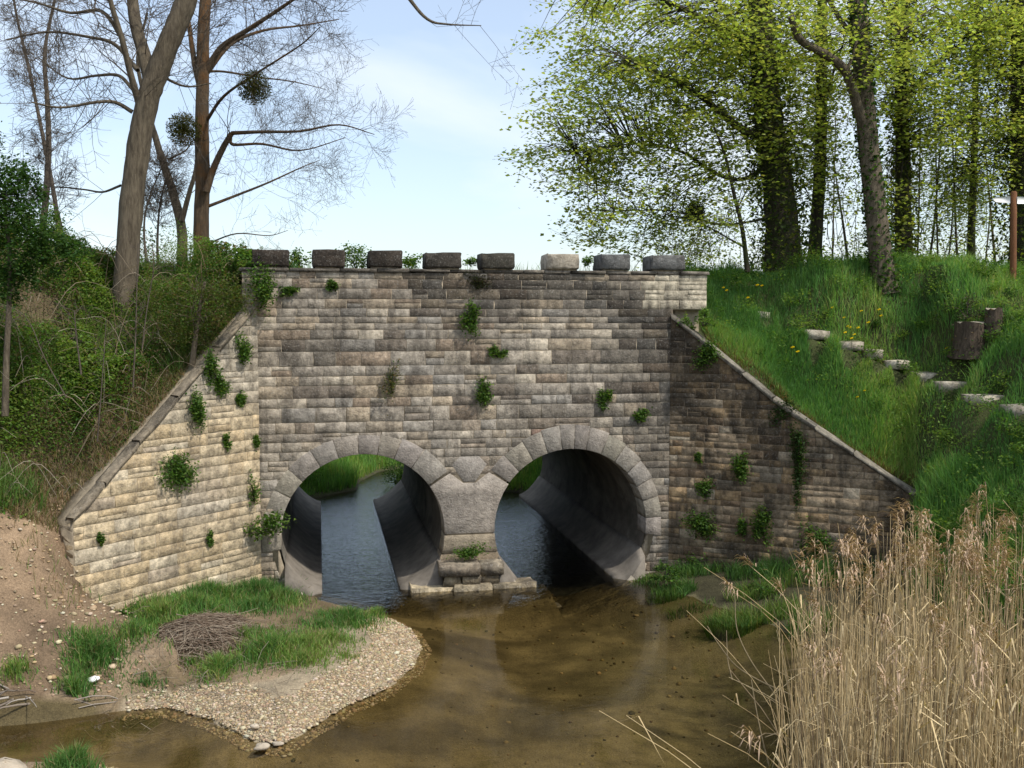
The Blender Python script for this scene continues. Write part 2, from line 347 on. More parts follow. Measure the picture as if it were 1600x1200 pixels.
def height_base(x, y):
    x = np.asarray(x, float); y = np.asarray(y, float)
    def part(m, f, fill):
        o = np.full(x.shape, fill, float)
        if m.any(): o[m] = f(x[m], y[m])
        return o
    sdp = part(y < 1.5, lambda a, b_: seg_poly_sd(a, b_, POOL), 5.0)
    cap = np.where(y > -8.2, 0.48, 2.3); slope = np.where(y > -8.2, 0.17, 0.35)
    hd = np.where(sdp > 0, np.minimum(cap, 0.01 + slope * sdp), np.maximum(-0.38, -0.02 + 0.28 * sdp))
    hd = hd + np.where(sdp > -0.3, 0.03, 0.06) * (vnoise(x, y, 1.7, 3) - .5)
    hd = np.where((np.abs(x) < 1.3) & (y > -1.0) & (y < .2), np.maximum(hd, -.07 - .25 * np.maximum(0, -y - .45)), hd)
    far = np.clip((np.abs(x + 1) - 6) * 0.5, 0, 4.5); hd = np.where(np.abs(x + 1) > 6, np.maximum(hd, np.where(y < -11, far * .6, hd)), hd)
    hl = np.minimum(part((x < -2.5) & (y < 2), HL, 4.95), 4.98); hr = np.minimum(part((x > 2.5) & (y < 3), HR, 5.05), 5.15)
    s_ = (x - LW_O[0]) * LW_U[0] + (y - LW_O[1]) * LW_U[1]; w_ = (x - LW_O[0]) * LW_N[0] + (y - LW_O[1]) * LW_N[1]
    ml = ((s_ <= LW_L - .05) & (w_ < -.22) & (x < 0)) | ((s_ > LW_L - .05) & (x < -4.0))
    s2 = (x - RW_O[0]) * RW_U[0] + (y - RW_O[1]) * RW_U[1]; w2 = (x - RW_O[0]) * RW_N[0] + (y - RW_O[1]) * RW_N[1]
    mr_ = ((s2 <= RW_L - .05) & (w2 < -.22) & (x > 0)) | ((s2 > RW_L - .05) & (x > 4.2) & (sdp > 0))
    hl = np.where(s_ < LW_L + 1.2, np.minimum(hl, lw_top(np.clip(s_, 0, LW_L)) - .08 + 1.3 * np.maximum(0, -w_ - .3) + 2 * np.maximum(0, s_ - LW_L)), hl)
    hr = np.where(s2 < RW_L + 1.2, np.minimum(hr, rw_top(np.clip(s2, 0, RW_L)) - .05 + 1.3 * np.maximum(0, -w2 - .34) + 2 * np.maximum(0, s2 - RW_L)), hr)
    nearcam = np.clip((-y - 9.0) / 3.0, 0, 1)
    z = hd
    z = np.where(ml & (y < .25), np.maximum(hd, hl * (1 - nearcam) + hd * nearcam), z)
    z = np.where(mr_ & (y < .25), np.maximum(hd, np.where(s2 > RW_L - .05, np.minimum(hr, .05 + 1.15 * np.maximum(0, sdp - .9) + 2.5 * np.maximum(0, -w2 - .2)), hr) * (1 - nearcam * .5)), z)
    z = z + np.where((x < -4.7) & (y < -1.2) & (z > .2), .16 * (vnoise(x, y, 1.3, 81) - .5) + .09 * (vnoise(x, y, 3.6, 82) - .5), 0)
    # road level behind the face, upstream valley behind the road
    top = np.where(x > 3.6, np.where(y < 1.5, np.minimum(hr, 5.1), np.maximum(4.9, np.minimum(hr, 5.1))), np.where((x < -3.5) & (y < .9), hl, 4.93))
    sdu = part(y > 5, lambda a, b_: seg_poly_sd(a, b_, UP), 5.0)
    hu = np.where(sdu > 0, np.minimum(1.5, 0.02 + 0.42 * sdu), np.maximum(-.45, 0.9 * sdu)) + .12 * (vnoise(x, y, .9, 5) - .5) * (sdu > .2)
    hu = np.maximum(hu, np.clip((np.abs(x - .5) - 5.5) * 0.8, -9, 4.95))
    emb = 4.93 - 0.9 * np.maximum(0, y - 7.4) - np.clip((4.6 - np.abs(x)) * 3, 0, 3) * np.clip(y - 7.4, 0, 1)
    hu = np.where(np.abs(x) > 3.5, np.maximum(hu, emb), hu)
    z = np.where(y >= .25, np.where(y < 7.45, top, hu), z)
    return z

STEP_PX = [(1180, 1200, 494), (1255, 1292, 524), (1305, 1346, 541), (1352, 1376, 553), (1385, 1418, 570), (1430, 1460, 588), (1465, 1511, 605), (1512, 1562, 625), (1576, 1625, 641)]
STEP_P = []
for a, b_, y_ in STEP_PX:
    d = np.linspace(11, 19, 800); P = CAM[None] + d[:, None] * ray((a + b_) / 2, y_)[None]; hz = height_base(P[:, 0], P[:, 1]); i = np.argmax(P[:, 2] < hz); q = P[i].copy(); q[2] = hz[i]; STEP_P.append((q, (b_ - a) * d[i] / F * 1.05))
def height(x, y):
    """the ground, with a small bench cut for each step"""
    x = np.asarray(x, float); y = np.asarray(y, float); z = height_base(x, y)
    for q, w_ in STEP_P:
        dx, dy = (x - q[0]), (y - q[1] - .06); k = np.exp(-((dx / (w_ * .5 + .22)) ** 4 + (dy / .30) ** 4)); z = z * (1 - k) + (q[2] - .02) * k
    return z
def spaced(lo, hi, step, far, grow=1.35):
    a = list(np.arange(lo, hi + 1e-6, step)); s_ = step
    while a[-1] < far: s_ *= grow; a.append(a[-1] + s_)
    s_ = step
    while a[0] > -far: s_ *= grow; a.insert(0, a[0] - s_)
    return np.array(a)
gx = spaced(-10, 12, 0.11, 700); gy = spaced(-11, 15, 0.11, 900)
X, Y = np.meshgrid(gx, gy); Z = height(X, Y)
g = Geo(); nx, ny = len(gx), len(gy)
ii, jj = np.meshgrid(np.arange(nx - 1), np.arange(ny - 1)); q0 = (jj * nx + ii)
quads = np.stack([q0, q0 + 1, q0 + nx + 1, q0 + nx], -1).reshape(-1, 4)
zc = Z.ravel()[quads]; xc = X.ravel()[quads].mean(1); yc = Y.ravel()[quads].mean(1); dz = zc.max(1) - zc.min(1)
quads = quads[~((dz > .9) & (np.abs(xc) < 3.75) & (((yc > -.25) & (yc < .6)) | ((yc > 7) & (yc < 8))))]
# soil colour: bed, gravel, reddish earth, dark soil under plants
sdp = seg_poly_sd(X, Y, POOL); sdu = seg_poly_sd(X, Y, UP)
col = np.empty(X.shape + (3,)); col[:] = (0.055, 0.065, 0.022); col[X < -3.3] = (0.115, 0.088, 0.05)
dn = vnoise(X, Y, .8, 9) * .6 + vnoise(X, Y, 2.6, 4) * .4
bar = (sdp > 0) & (X < 1) & (Y < 0) & (Y > -9) & (Z < .62)
mixb = np.clip((.55 - dn) * 4 + .3, 0, 1)[..., None]
col = np.where(bar[..., None], np.array([0.27, 0.20, 0.13]) * mixb + np.array([0.16, 0.12, 0.07]) * (1 - mixb), col)
col = np.where(((sdp > 0) & (X > 1) & (Y < .2) & (Y > -9) & (Z < 1.0))[..., None], np.array([0.055, 0.05, 0.026]), col)
dirt = (X < -4.6) & (Y < -1.6) & (Z < 2.0) & (Z > .2)
col = np.where(dirt[..., None], np.array([0.27, 0.19, 0.12]) * (.35 + 1.1 * dn[..., None]), col)
grav = (sdp > 0) & (sdp < 1.0) & (sdp < .2 + (X + 4.3) * .45) & (X > -4.4) & (X < .6) & (Y < -2)
col = np.where(grav[..., None], np.array([0.33, 0.27, 0.185]), col)
bedn = np.clip((vnoise(X, Y * 2.2, .7, 2) * .55 + vnoise(X, Y * 2, 2.2, 6) * .45 - .38) * 3.2, 0, 1)[..., None]
bed = np.array([0.235, 0.185, 0.095]) * bedn + np.array([0.098, 0.076, 0.036]) * (1 - bedn)
olive = np.clip((X + 1.0) / 4 + (-Y - 4) / 6, 0, 1)[..., None] * np.clip(vnoise(X, Y, .5, 8) * 1.6, 0, 1)[..., None]
bed = bed * (1 - .6 * olive) + np.array([0.185, 0.178, 0.10]) * .6 * olive
col = np.where((sdp < 0)[..., None], bed, col)
col = np.where(((Y > 6) & (sdu < .03))[..., None], np.array([0.05, 0.045, 0.028]), col)
g.add(np.stack([X, Y, Z], -1).reshape(-1, 3), quads, col.reshape(-1, 3))
ground = structure(g.build("ground", M_GROUND, smooth=True), "earth banks, gravel bar and stream bed round the bridge")

# water sheet
g = Geo()
wx = np.array([-14, -3.1, 3.1, 8.0]); wy = np.array([-13, -9.5, -4, 0, 4, 7.6, 16.0])
XX, YY = np.meshgrid(wx, wy); ii, jj = np.meshgrid(np.arange(3), np.arange(6)); q0 = jj * 4 + ii
qs = np.stack([q0, q0 + 1, q0 + 5, q0 + 4], -1).reshape(-1, 4)
keep = [k for k in range(len(qs)) if not (YY.ravel()[qs[k]].mean() > 0 and YY.ravel()[qs[k]].mean() < 7.6 and abs(XX.ravel()[qs[k]].mean()) > 3)]
g.add(np.stack([XX, YY, np.zeros(XX.shape)], -1).reshape(-1, 3), qs[keep], (0, 0, 0))
structure(g.build("stream_water", M_WATER), "shallow brown stream flowing out of the two tunnels")
# road
g = Geo(); rx = np.linspace(-40, 40, 161); ry = np.linspace(1.4, 6.2, 9); RX, RY = np.meshgrid(rx, ry); RZ = height(RX, RY) + .006
ii, jj = np.meshgrid(np.arange(160), np.arange(8)); q0 = jj * 161 + ii
g.add(np.stack([RX, RY, RZ], -1).reshape(-1, 3), np.stack([q0, q0 + 1, q0 + 162, q0 + 161], -1).reshape(-1, 4), (0, 0, 0))
structure(g.build("road", M_ROAD), "gravel road crossing over the bridge")

# ------------------------------------------------------------------ masonry
def clip(poly, nx_, ny_, c_):
    """keep points with nx*x+ny*y >= c"""
    out = []
    for i in range(len(poly)):
        a, b_ = poly[i], poly[(i + 1) % len(poly)]
        da = nx_ * a[0] + ny_ * a[1] - c_; db = nx_ * b_[0] + ny_ * b_[1] - c_
        if da >= 0: out.append(a)
        if (da >= 0) != (db >= 0):
            t = da / (da - db); out.append((a[0] + t * (b_[0] - a[0]), a[1] + t * (b_[1] - a[1])))
    return out
def area(p): return 0.5 * sum(p[i][0] * p[(i + 1) % len(p)][1] - p[(i + 1) % len(p)][0] * p[i][1] for i in range(len(p)))
def stone_geo(g, poly, O, U, N, tint, proud=0.0, depth=0.12, ch=0.0035, jit=0.004, bulge=0.0005, gap=0.0028):
    """one stone: a convex outline in wall coordinates (u, z) with worn edges; faces the direction N"""
    if area(poly) < 0: poly = poly[::-1]
    p = [np.array(q) for q in poly]; cx = sum(p) / len(p)
    ring = []
    for i in range(len(p)):
        a, b_ = p[i], p[(i + 1) % len(p)]; L_ = np.linalg.norm(b_ - a)
        if L_ < 0.012: continue
        ring.append(a)
        if L_ > 0.10 and len(p) <= 5: ring.append((a + b_) / 2 + rng.normal(0, jit, 2))
    if len(ring) < 3: return False
    ring = np.array(ring); k = len(ring)
    dirc = cx - ring; dl = np.linalg.norm(dirc, axis=1)[:, None] + 1e-6
    outer = ring + dirc / dl * np.minimum(gap * 1.3, dl * .3) + rng.normal(0, jit * .5, ring.shape)
    inner = outer + dirc / dl * np.minimum(ch * rng.uniform(.8, 1.8, (k, 1)), dl * .4)
    def W(q, w): return O + np.outer(q[:, 0], U) + np.outer(q[:, 1], [0, 0, 1.0]) + np.outer(np.broadcast_to(w, (len(q),)), N)
    back = W(outer, -depth); o_ = W(outer, proud - ch * rng.uniform(.6, 1.4, k)); in_ = W(inner, proud + rng.normal(0, jit * .25, k)); cn = W(np.array([inner.mean(0)]), proud + bulge)
    v = np.concatenate([back, o_, in_, cn]); f = []
    hand = np.dot(np.cross(U, [0, 0, 1.0]), N) > 0
    for i in range(k):
        j = (i + 1) % k
        for q in ((i, j, k + j, k + i), (k + i, k + j, 2 * k + j, 2 * k + i), (2 * k + i, 2 * k + j, 3 * k)):
            f.append(q if hand else q[::-1])
    g.add(v, f, tint); return True
def place_stones(polys, parent, mat, O, U, N, limit=300, name="stone", **kw):
    """polys: (outline, tint); the largest become parts of their own, the rest one part"""
    polys = sorted(polys, key=lambda q: -abs(area(q[0]))); rest = Geo()
    for i, (p, t) in enumerate(polys):
        pr = max(-.0005, rng.normal(0.001, 0.0018))
        if i < limit:
            gg = Geo()
            if stone_geo(gg, p, O, U, N, t, proud=pr, **kw): gg.build(name, mat, parent)
        else: stone_geo(rest, p, O, U, N, t, proud=pr, **kw)
    if rest.nv: stuff(rest.build("small_" + name + "s", mat, parent))
def courses(bounds, x0, x1, lmin, lmax, split=0.12, wob=0.006):
    """rectangles of a coursed wall between z bounds; joints are broken from course to course"""
    out = []
    for zi in range(len(bounds) - 1):
        zb, zt = bounds[zi + 1], bounds[zi]
        if zt < zb: zb, zt = zt, zb
        hgt = zt - zb; x = x0 - rng.uniform(0, lmin)
        while x < x1:
            Ls = rng.uniform(lmin, lmax) * (0.75 + hgt * 2.4)
            a, b_ = max(x, x0), min(x + Ls, x1)
            if x1 - b_ < .08: b_ = x1
            if b_ - a > .03:
                if hgt > .13 and rng.random() < split:
                    zm = zb + hgt * rng.uniform(.4, .6); out += [(a, b_, zb, zm), (a, b_, zm, zt)]
                else: out.append((a, b_, zb, zt))
            x = b_ if b_ > a else x + Ls
            if b_ >= x1: break
    return out
UX = np.array([1.0, 0, 0]); NF = np.array([0, -1.0, 0]); ZERO = np.zeros(3)
GREY, TAN, BRN, LIT, BLU, DRK, RED = map(np.array, ((.285, .262, .225), (.33, .275, .20), (.225, .17, .12), (.43, .39, .32), (.245, .24, .225), (.12, .10, .082), (.30, .125, .075)))
def blob(x, z, cx, cz, rx, rz): return math.exp(-(((x - cx) / rx) ** 2 + ((z - cz) / rz) ** 2))
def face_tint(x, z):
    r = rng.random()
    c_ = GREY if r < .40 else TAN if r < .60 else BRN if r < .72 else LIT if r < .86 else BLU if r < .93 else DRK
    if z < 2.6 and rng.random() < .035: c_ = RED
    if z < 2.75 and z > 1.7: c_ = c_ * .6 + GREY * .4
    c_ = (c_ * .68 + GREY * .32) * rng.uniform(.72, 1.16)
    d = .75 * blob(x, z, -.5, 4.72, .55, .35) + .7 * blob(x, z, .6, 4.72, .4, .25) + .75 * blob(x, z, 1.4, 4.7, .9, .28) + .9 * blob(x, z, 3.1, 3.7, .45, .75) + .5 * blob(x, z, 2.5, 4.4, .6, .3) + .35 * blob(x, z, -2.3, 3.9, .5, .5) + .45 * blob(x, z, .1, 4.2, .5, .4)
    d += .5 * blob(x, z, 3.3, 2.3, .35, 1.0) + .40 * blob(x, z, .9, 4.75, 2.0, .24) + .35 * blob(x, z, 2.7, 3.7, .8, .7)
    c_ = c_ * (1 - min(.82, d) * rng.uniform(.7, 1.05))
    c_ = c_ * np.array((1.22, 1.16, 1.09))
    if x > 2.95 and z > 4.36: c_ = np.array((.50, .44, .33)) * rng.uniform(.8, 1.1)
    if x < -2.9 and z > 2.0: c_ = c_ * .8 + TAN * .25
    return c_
def outside_arches(poly):
    for cx_ in (-XC, XC):
        m_ = np.mean(poly, 0); d = m_ - np.array([cx_, ZC]); dn_ = np.linalg.norm(d)
        if dn_ < 1e-6: return []
        d /= dn_; poly = clip(poly, d[0], d[1], d[0] * cx_ + d[1] * ZC + RI + .13)
        if len(poly) < 3: return []
    return poly
bridge = empty("stone_bridge", (0, 0, 0), "old stone road bridge with two round tunnels and a notched parapet", "bridge")
zb_ = [4.93, 4.825, 4.68, 4.52, 4.375, 4.25, 4.15, 4.05, 3.905, 3.72, 3.50, 3.345, 3.20, 3.01, 2.865, 2.64, 2.47]
low = [2.47, 2.34, 2.19, 2.06, 1.90, 1.78, 1.62, 1.50, 1.34, 1.22, 1.06, .94, .80, .66, .52, .38, .24, .08, -.1]
polys = []
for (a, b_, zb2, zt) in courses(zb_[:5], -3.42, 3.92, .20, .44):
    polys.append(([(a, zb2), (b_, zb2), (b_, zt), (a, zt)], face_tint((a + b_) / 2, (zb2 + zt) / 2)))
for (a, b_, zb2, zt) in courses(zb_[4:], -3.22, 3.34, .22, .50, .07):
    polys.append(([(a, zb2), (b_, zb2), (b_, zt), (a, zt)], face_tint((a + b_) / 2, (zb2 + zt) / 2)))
for (a, b_, zb2, zt) in courses(low, -3.22, 3.34, .16, .40, .15):
    p = outside_arches([(a, zb2), (b_, zb2), (b_, zt), (a, zt)])
    if len(p) < 3 or abs(area(p)) < .002: continue
    m_ = np.mean(p, 0)
    if abs(m_[0]) < .55 and m_[1] < 1.72 and m_[1] > .70: continue       # the big pier block stands here
    if hypot(abs(m_[0]) - XC, m_[1] - ZC) < RI + .02: continue
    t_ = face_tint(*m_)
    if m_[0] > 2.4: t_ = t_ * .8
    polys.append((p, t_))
place_stones(polys, bridge, M_FACE, ZERO, UX, NF)
# core of the face behind the joints, with the two round openings
def core(gc, w0, w1, zt, x0, x1, Rh):
    xs = np.unique(np.concatenate([np.linspace(x0, x1, 40), [s_ * XC + Rh * cos(a) for s_ in (-1, 1) for a in np.linspace(0, pi, 41)]])); xs = xs[(xs >= x0) & (xs <= x1)]
    for a, b_ in zip(xs[:-1], xs[1:]):
        mid = (a + b_) / 2; cx_ = -XC if mid < 0 else XC
        def hh(x): return sqrt(max(0, Rh * Rh - (x - cx_) ** 2))
        spans = [[(-.5, -.5), (zt, zt)]] if abs(mid - cx_) >= Rh else [[(-.5, -.5), (ZC - hh(a), ZC - hh(b_))], [(ZC + hh(a), ZC + hh(b_)), (zt, zt)]]
        for (la, lb), (ta, tb) in spans:
            if ta - la < .004 and tb - lb < .004: continue
            v = [(a, w0, la), (b_, w0, lb), (b_, w0, tb), (a, w0, ta), (a, w1, la), (b_, w1, lb), (b_, w1, tb), (a, w1, ta)]
            gc.add(v, [(0, 1, 2, 3), (5, 4, 7, 6), (3, 2, 6, 7), (0, 4, 5, 1)], (0, 0, 0))
gc = Geo(); core(gc, .006, .55, 4.90, -3.22, 3.34, RI + .03)
for xa, xb in ((-3.40, -3.22), (3.34, 3.90)):
    v = [(x_, y_, z_) for z_ in (4.36, 4.90) for x_, y_ in ((xa, .006), (xb, .006), (xb, .55), (xa, .55))]; gc.add(v, [(0, 1, 5, 4), (1, 2, 6, 5), (2, 3, 7, 6), (3, 0, 4, 7), (4, 5, 6, 7), (3, 2, 1, 0)], (0, 0, 0))
v = [(x_, y_, z_) for z_ in (3.7, 4.37) for x_, y_ in ((3.30, .14), (3.84, .14), (3.84, .54), (3.30, .54))]; gc.add(v, [(0, 1, 5, 4), (1, 2, 6, 5), (2, 3, 7, 6), (3, 0, 4, 7)], (0, 0, 0))
gc.build("wall_core", M_MORTAR, bridge)
gc = Geo(); core(gc, LEN, LEN - .5, 4.90, -3.45, 3.45, RI + .03); gc.build("wall_core", M_MORTAR, bridge)
for sx in (-1, 1):   # end faces of the upper wall
    x = -3.42 if sx < 0 else 3.92
# arch stones
def wedge(cx_, a0, a1, r0, r1, tint, name="voussoir", y0=-.007, y1=.42):
    k = 4; an = np.linspace(a0 + .003, a1 - .003, k); P = [(cx_ + r0 * cos(a), ZC + r0 * sin(a)) for a in an] + [(cx_ + r1 * cos(a), ZC + r1 * sin(a)) for a in an[::-1]]
    prism(P, tint, name, y0 + rng.normal(0, .0015), y1)
def prism(P, tint, name, y0, y1, ch=.004, mat=None):
    P = np.array(P); 
    if area([tuple(q) for q in P]) < 0: P = P[::-1]
    k = len(P); c_ = P.mean(0); d = c_ - P; dl = np.linalg.norm(d, axis=1)[:, None]; inn = P + d / dl * ch * 1.3
    v = np.concatenate([np.c_[P[:, 0], np.full(k, y1), P[:, 1]], np.c_[P[:, 0], np.full(k, y0 + ch), P[:, 1]], np.c_[inn[:, 0], np.full(k, y0), inn[:, 1]]])
    f = []
    for i in range(k):
        j = (i + 1) % k; f += [(i, j, k + j, k + i), (k + i, k + j, 2 * k + j, 2 * k + i)]
    f.append(tuple(range(2 * k, 3 * k)))
    gg = Geo(); gg.add(v, f, tint); return gg.build(name, mat or M_ARCH, bridge)
def arch_tint(): return np.array((.30, .272, .235)) * rng.uniform(.88, 1.12) * np.array([1, rng.uniform(.96, 1.01), rng.uniform(.90, 1.02)])
ri = RI - .008
cutsL = np.radians([36, 54, 68, 80, 93, 107, 121, 137, 151, 164, 176, 188]); thL = [.36, .34, .31, .29, .29, .29, .29, .28, .27, .27, .27]
for i in range(len(cutsL) - 1): wedge(-XC, cutsL[i], cutsL[i + 1], ri, RI + thL[i], arch_tint())
cutsR = np.radians([-8, 4, 17, 29, 42, 55, 67, 79, 88, 97, 108, 120, 133, 144]); thR = [.25, .26, .27, .29, .31, .33, .36, .38, .39, .38, .36, .34, .36]
for i in range(len(cutsR) - 1): wedge(XC, cutsR[i], cutsR[i + 1], ri, RI + thR[i], arch_tint())
# the large block of the pier between the arches, its cap and its foot courses
def arc(cx_, a0, a1, k=6): return [(cx_ + ri * cos(a), ZC + ri * sin(a)) for a in np.radians(np.linspace(a0, a1, k))]
pl = arc(-XC, -2, 35); pr_ = arc(XC, 145, 182)
prism(pl + [(-.31, 1.80), (-.10, 1.64), (.10, 1.64), (.31, 1.80)][0:4] + pr_, arch_tint() * 1.08, "pier_block", -.008, .42)
prism([(-.09, 1.655), (.09, 1.655), (.28, 1.93), (.15, 2.06), (-.15, 2.06), (-.28, 1.93)], arch_tint(), "spandrel_block", -.004, .2)
prism(arc(-XC, -16, -3, 4) + arc(XC, 183, 196, 4), np.array((.30, .25, .18)), "pier_block", -.006, .42)
prism(arc(-XC, -30, -17, 4) + arc(XC, 197, 210, 4), np.array((.24, .19, .13)), "pier_block", -.005, .42)
# tunnel linings and projecting lower lips
for cx_ in (-XC, XC):
    gt = Geo(); na, nyy = 64, 14; A = np.linspace(0, 2 * pi, na + 1)[:-1]; ys = np.linspace(.05, LEN, nyy)
    v = np.array([[(cx_ + RI * cos(a), y, ZC + RI * sin(a)) for a in A] for y in ys]).reshape(-1, 3)
    i = np.arange(nyy - 1)[:, None] * na; j = np.arange(na)[None]; kk = (j + 1) % na
    gt.add(v, np.stack([i + j, i + na + j, i + na + kk, i + kk], -1).reshape(-1, 4), (0, 0, 0)); gt.build("tunnel_lining", M_CONC, bridge, smooth=True)
    ga = Geo(); na = 22; rows = []
    for y, a0, a1 in ((.06, 204, 336), (-.08, 212, 328), (-.22, 226, 314)):
        A = np.radians(np.linspace(a0, a1, na)); rows.append([(cx_ + (RI - .004) * cos(a), y, ZC + (RI - .004) * sin(a)) for a in A] + [(cx_ + (RI + .17) * cos(a), y - .01, ZC + (RI + .17) * sin(a) - .02) for a in A[::-1]])
    v = np.array(rows).reshape(-1, 3); k = 2 * na; f = []
    for r in range(2):
        for i in range(k): f.append((r * k + i, r * k + (i + 1) % k, (r + 1) * k + (i + 1) % k, (r + 1) * k + i))
    for i in range(na - 1): f.append((2 * k + i, 2 * k + i + 1, 2 * k + k - 2 - i, 2 * k + k - 1 - i))
    ga.add(v, f, (0, 0, 0)); ga.build("apron_lip", M_SLAB, bridge)
# side ledges that narrow the channel of one tunnel
for inn, out_ in ((-2.30, -2.85), (-1.10, -.46), (2.36, 2.85), (.80, .46)):
    gl_ = Geo(); t_ = np.linspace(0, 1, 7); prof = [(inn + (out_ - inn) * q, .035 + .44 * (q ** 1.6 if abs(out_ - inn) > .4 else q)) for q in t_]
    P = [(inn, -.36)] + prof + [(out_ + (.02 if out_ > inn else -.02), -.36)]; k = len(P)
    v = np.array([[(px_, y, pz_ - (.10 if j == 0 and pz_ > 0 else 0)) for px_, pz_ in P] for j, y in enumerate((-.16, .05, 2.0, 4.0, LEN + .05))]).reshape(-1, 3); f = []
    for r in range(4):
        for i in range(k - 1): f.append((r * k + i, r * k + i + 1, (r + 1) * k + i + 1, (r + 1) * k + i))
    f += [tuple(range(k))[::-1], tuple(range(4 * k, 5 * k))]
    gl_.add(v, f, (0, 0, 0)); gl_.build("channel_ledge", M_LEDGE, bridge)
# foot of the pier
def box(g_, x0, x1, y0, y1, z0, z1, jit=.012, tint=(0.3, .26, .2), ch=.015):
    """box with worn edges"""
    bx = []
    for z, e in ((z0, 0), (z1 - ch, 0), (z1, ch)):
        bx += [(x0 + e, y0 + e, z), (x1 - e, y0 + e, z), (x1 - e, y1 - e, z), (x0 + e, y1 - e, z)]
    v = np.array(bx) + rng.normal(0, jit, (12, 3)) * .6
    f = []
    for r in (0, 1):
        for i in range(4): f.append((r * 4 + i, r * 4 + (i + 1) % 4, r * 4 + 4 + (i + 1) % 4, r * 4 + 4 + i))
    f += [(8, 9, 10, 11), (3, 2, 1, 0)]
    g_.add(v, f, tint)
gg = Geo(); box(gg, -.52, .12, -.34, .05, .24, .42, tint=(.24, .20, .15)); gg.build("foot_slab", M_FACE, bridge)
gg = Geo(); box(gg, .13, .50, -.24, .05, .22, .41, tint=(.28, .24, .18)); gg.build("foot_slab", M_FACE, bridge)
for (x0, x1, y0, z0, z1) in ((-.44, -.17, -.27, .06, .235), (-.16, .14, -.29, .06, .235), (.15, .44, -.20, .06, .215), (-.95, -.30, -.26, -.35, .075), (-.29, .32, -.34, -.35, .09), (.33, 1.02, -.28, -.35, .07)):
    gg = Geo(); box(gg, x0, x1, y0, .05, z0, z1, tint=np.array((.36, .30, .20)) * rng.uniform(.8, 1.15), jit=.022); gg.build("foot_stone", M_FACE, bridge)

# coping slabs and merlons of the parapet
for (x0, x1, dark, dy) in ((-3.46, -2.74, 1, .05), (-2.72, -1.98, 1, .055), (-1.97, -1.42, 1, .05), (-1.41, -.93, 1, .045), (-.92, -.30, 1, .05), (-.29, .22, .8, .02), (.24, .86, .9, .02), (.88, 1.20, 1.6, .015), (1.22, 1.62, 2.4, .02), (1.66, 2.2, 1.0, .05), (2.22, 2.62, 1.9, .02), (2.64, 3.06, 1.4, .03), (3.08, 3.44, 2.2, .02), (3.46, 3.95, 1.6, .05)):
    gg = Geo(); box(gg, x0, x1, -dy * .55, .58, 4.932, 4.985, jit=.007, tint=np.array((.12, .105, .085)) * dark, ch=.01); gg.build("coping_slab", M_MERLON, bridge)
mer = [(-3.27, .54, .25, (.085, .066, .05)), (-2.39, .50, .25, (.10, .078, .06)), (-1.55, .52, .25, (.10, .08, .062)), (-.68, .56, .24, (.12, .105, .085)), (.20, .52, .24, (.12, .11, .085)), (1.24, .52, .235, (.50, .44, .35)), (2.12, .48, .24, (.15, .15, .145)), (2.97, .56, .235, (.165, .165, .16))]
lab = ["dark brown parapet block half hidden by ivy", None, None, "rounded dark lichened parapet block", "weathered dark parapet block with crumbled corner", "pale cream new parapet block", "blue grey parapet block", "blue grey parapet block at the end of the row"]
for (x0, w_, h_, t_), lb in zip(mer, lab):
    gg = Geo(); z0 = 5.003; k = 3
    # block with worn irregular edges: rings of 8 points
    rings = []
    for z, e in ((z0, .012), (z0 + .03, 0), (z0 + h_ * .55, .003), (z0 + h_ - .012, .004), (z0 + h_, .014)):
        x1, y0, y1 = x0 + w_, -.05, .46; c_ = .010
        rings.append([(x0 + e, y0 + c_ + e, z), (x0 + c_ + e, y0 + e, z), ((x0 + x1) / 2, y0 + e, z), (x1 - c_ - e, y0 + e, z), (x1 - e, y0 + c_ + e, z), (x1 - e, y1, z), ((x0 + x1) / 2, y1 - e, z), (x0 + e, y1, z)])
    v = np.array(rings).reshape(-1, 3) + rng.normal(0, .0055, (40, 3)); f = []
    if x0 in (-.68, .20): v[-8:-3, 2] -= np.array([.05, .02, 0, .01, .04])
    for r in range(4):
        for i in range(8): f.append((r * 8 + i, r * 8 + (i + 1) % 8, r * 8 + 8 + (i + 1) % 8, r * 8 + 8 + i))
    f += [tuple(range(32, 40)), tuple(range(8))[::-1]]
    gg.add(v, f, np.array(t_) * (.42 if t_[0] < .13 else .8)); o_ = gg.build("merlon", M_MERLON if t_[0] < .3 else M_CREAM, bridge)
    if lb: o_["label"] = lb
    gg = Geo(); box(gg, x0 + .04, x0 + w_ - .03, -.012, .44, 4.98, 5.008, jit=.003, tint=(.36, .30, .22), ch=.006); gg.build("bed_stone", M_FACE, o_)

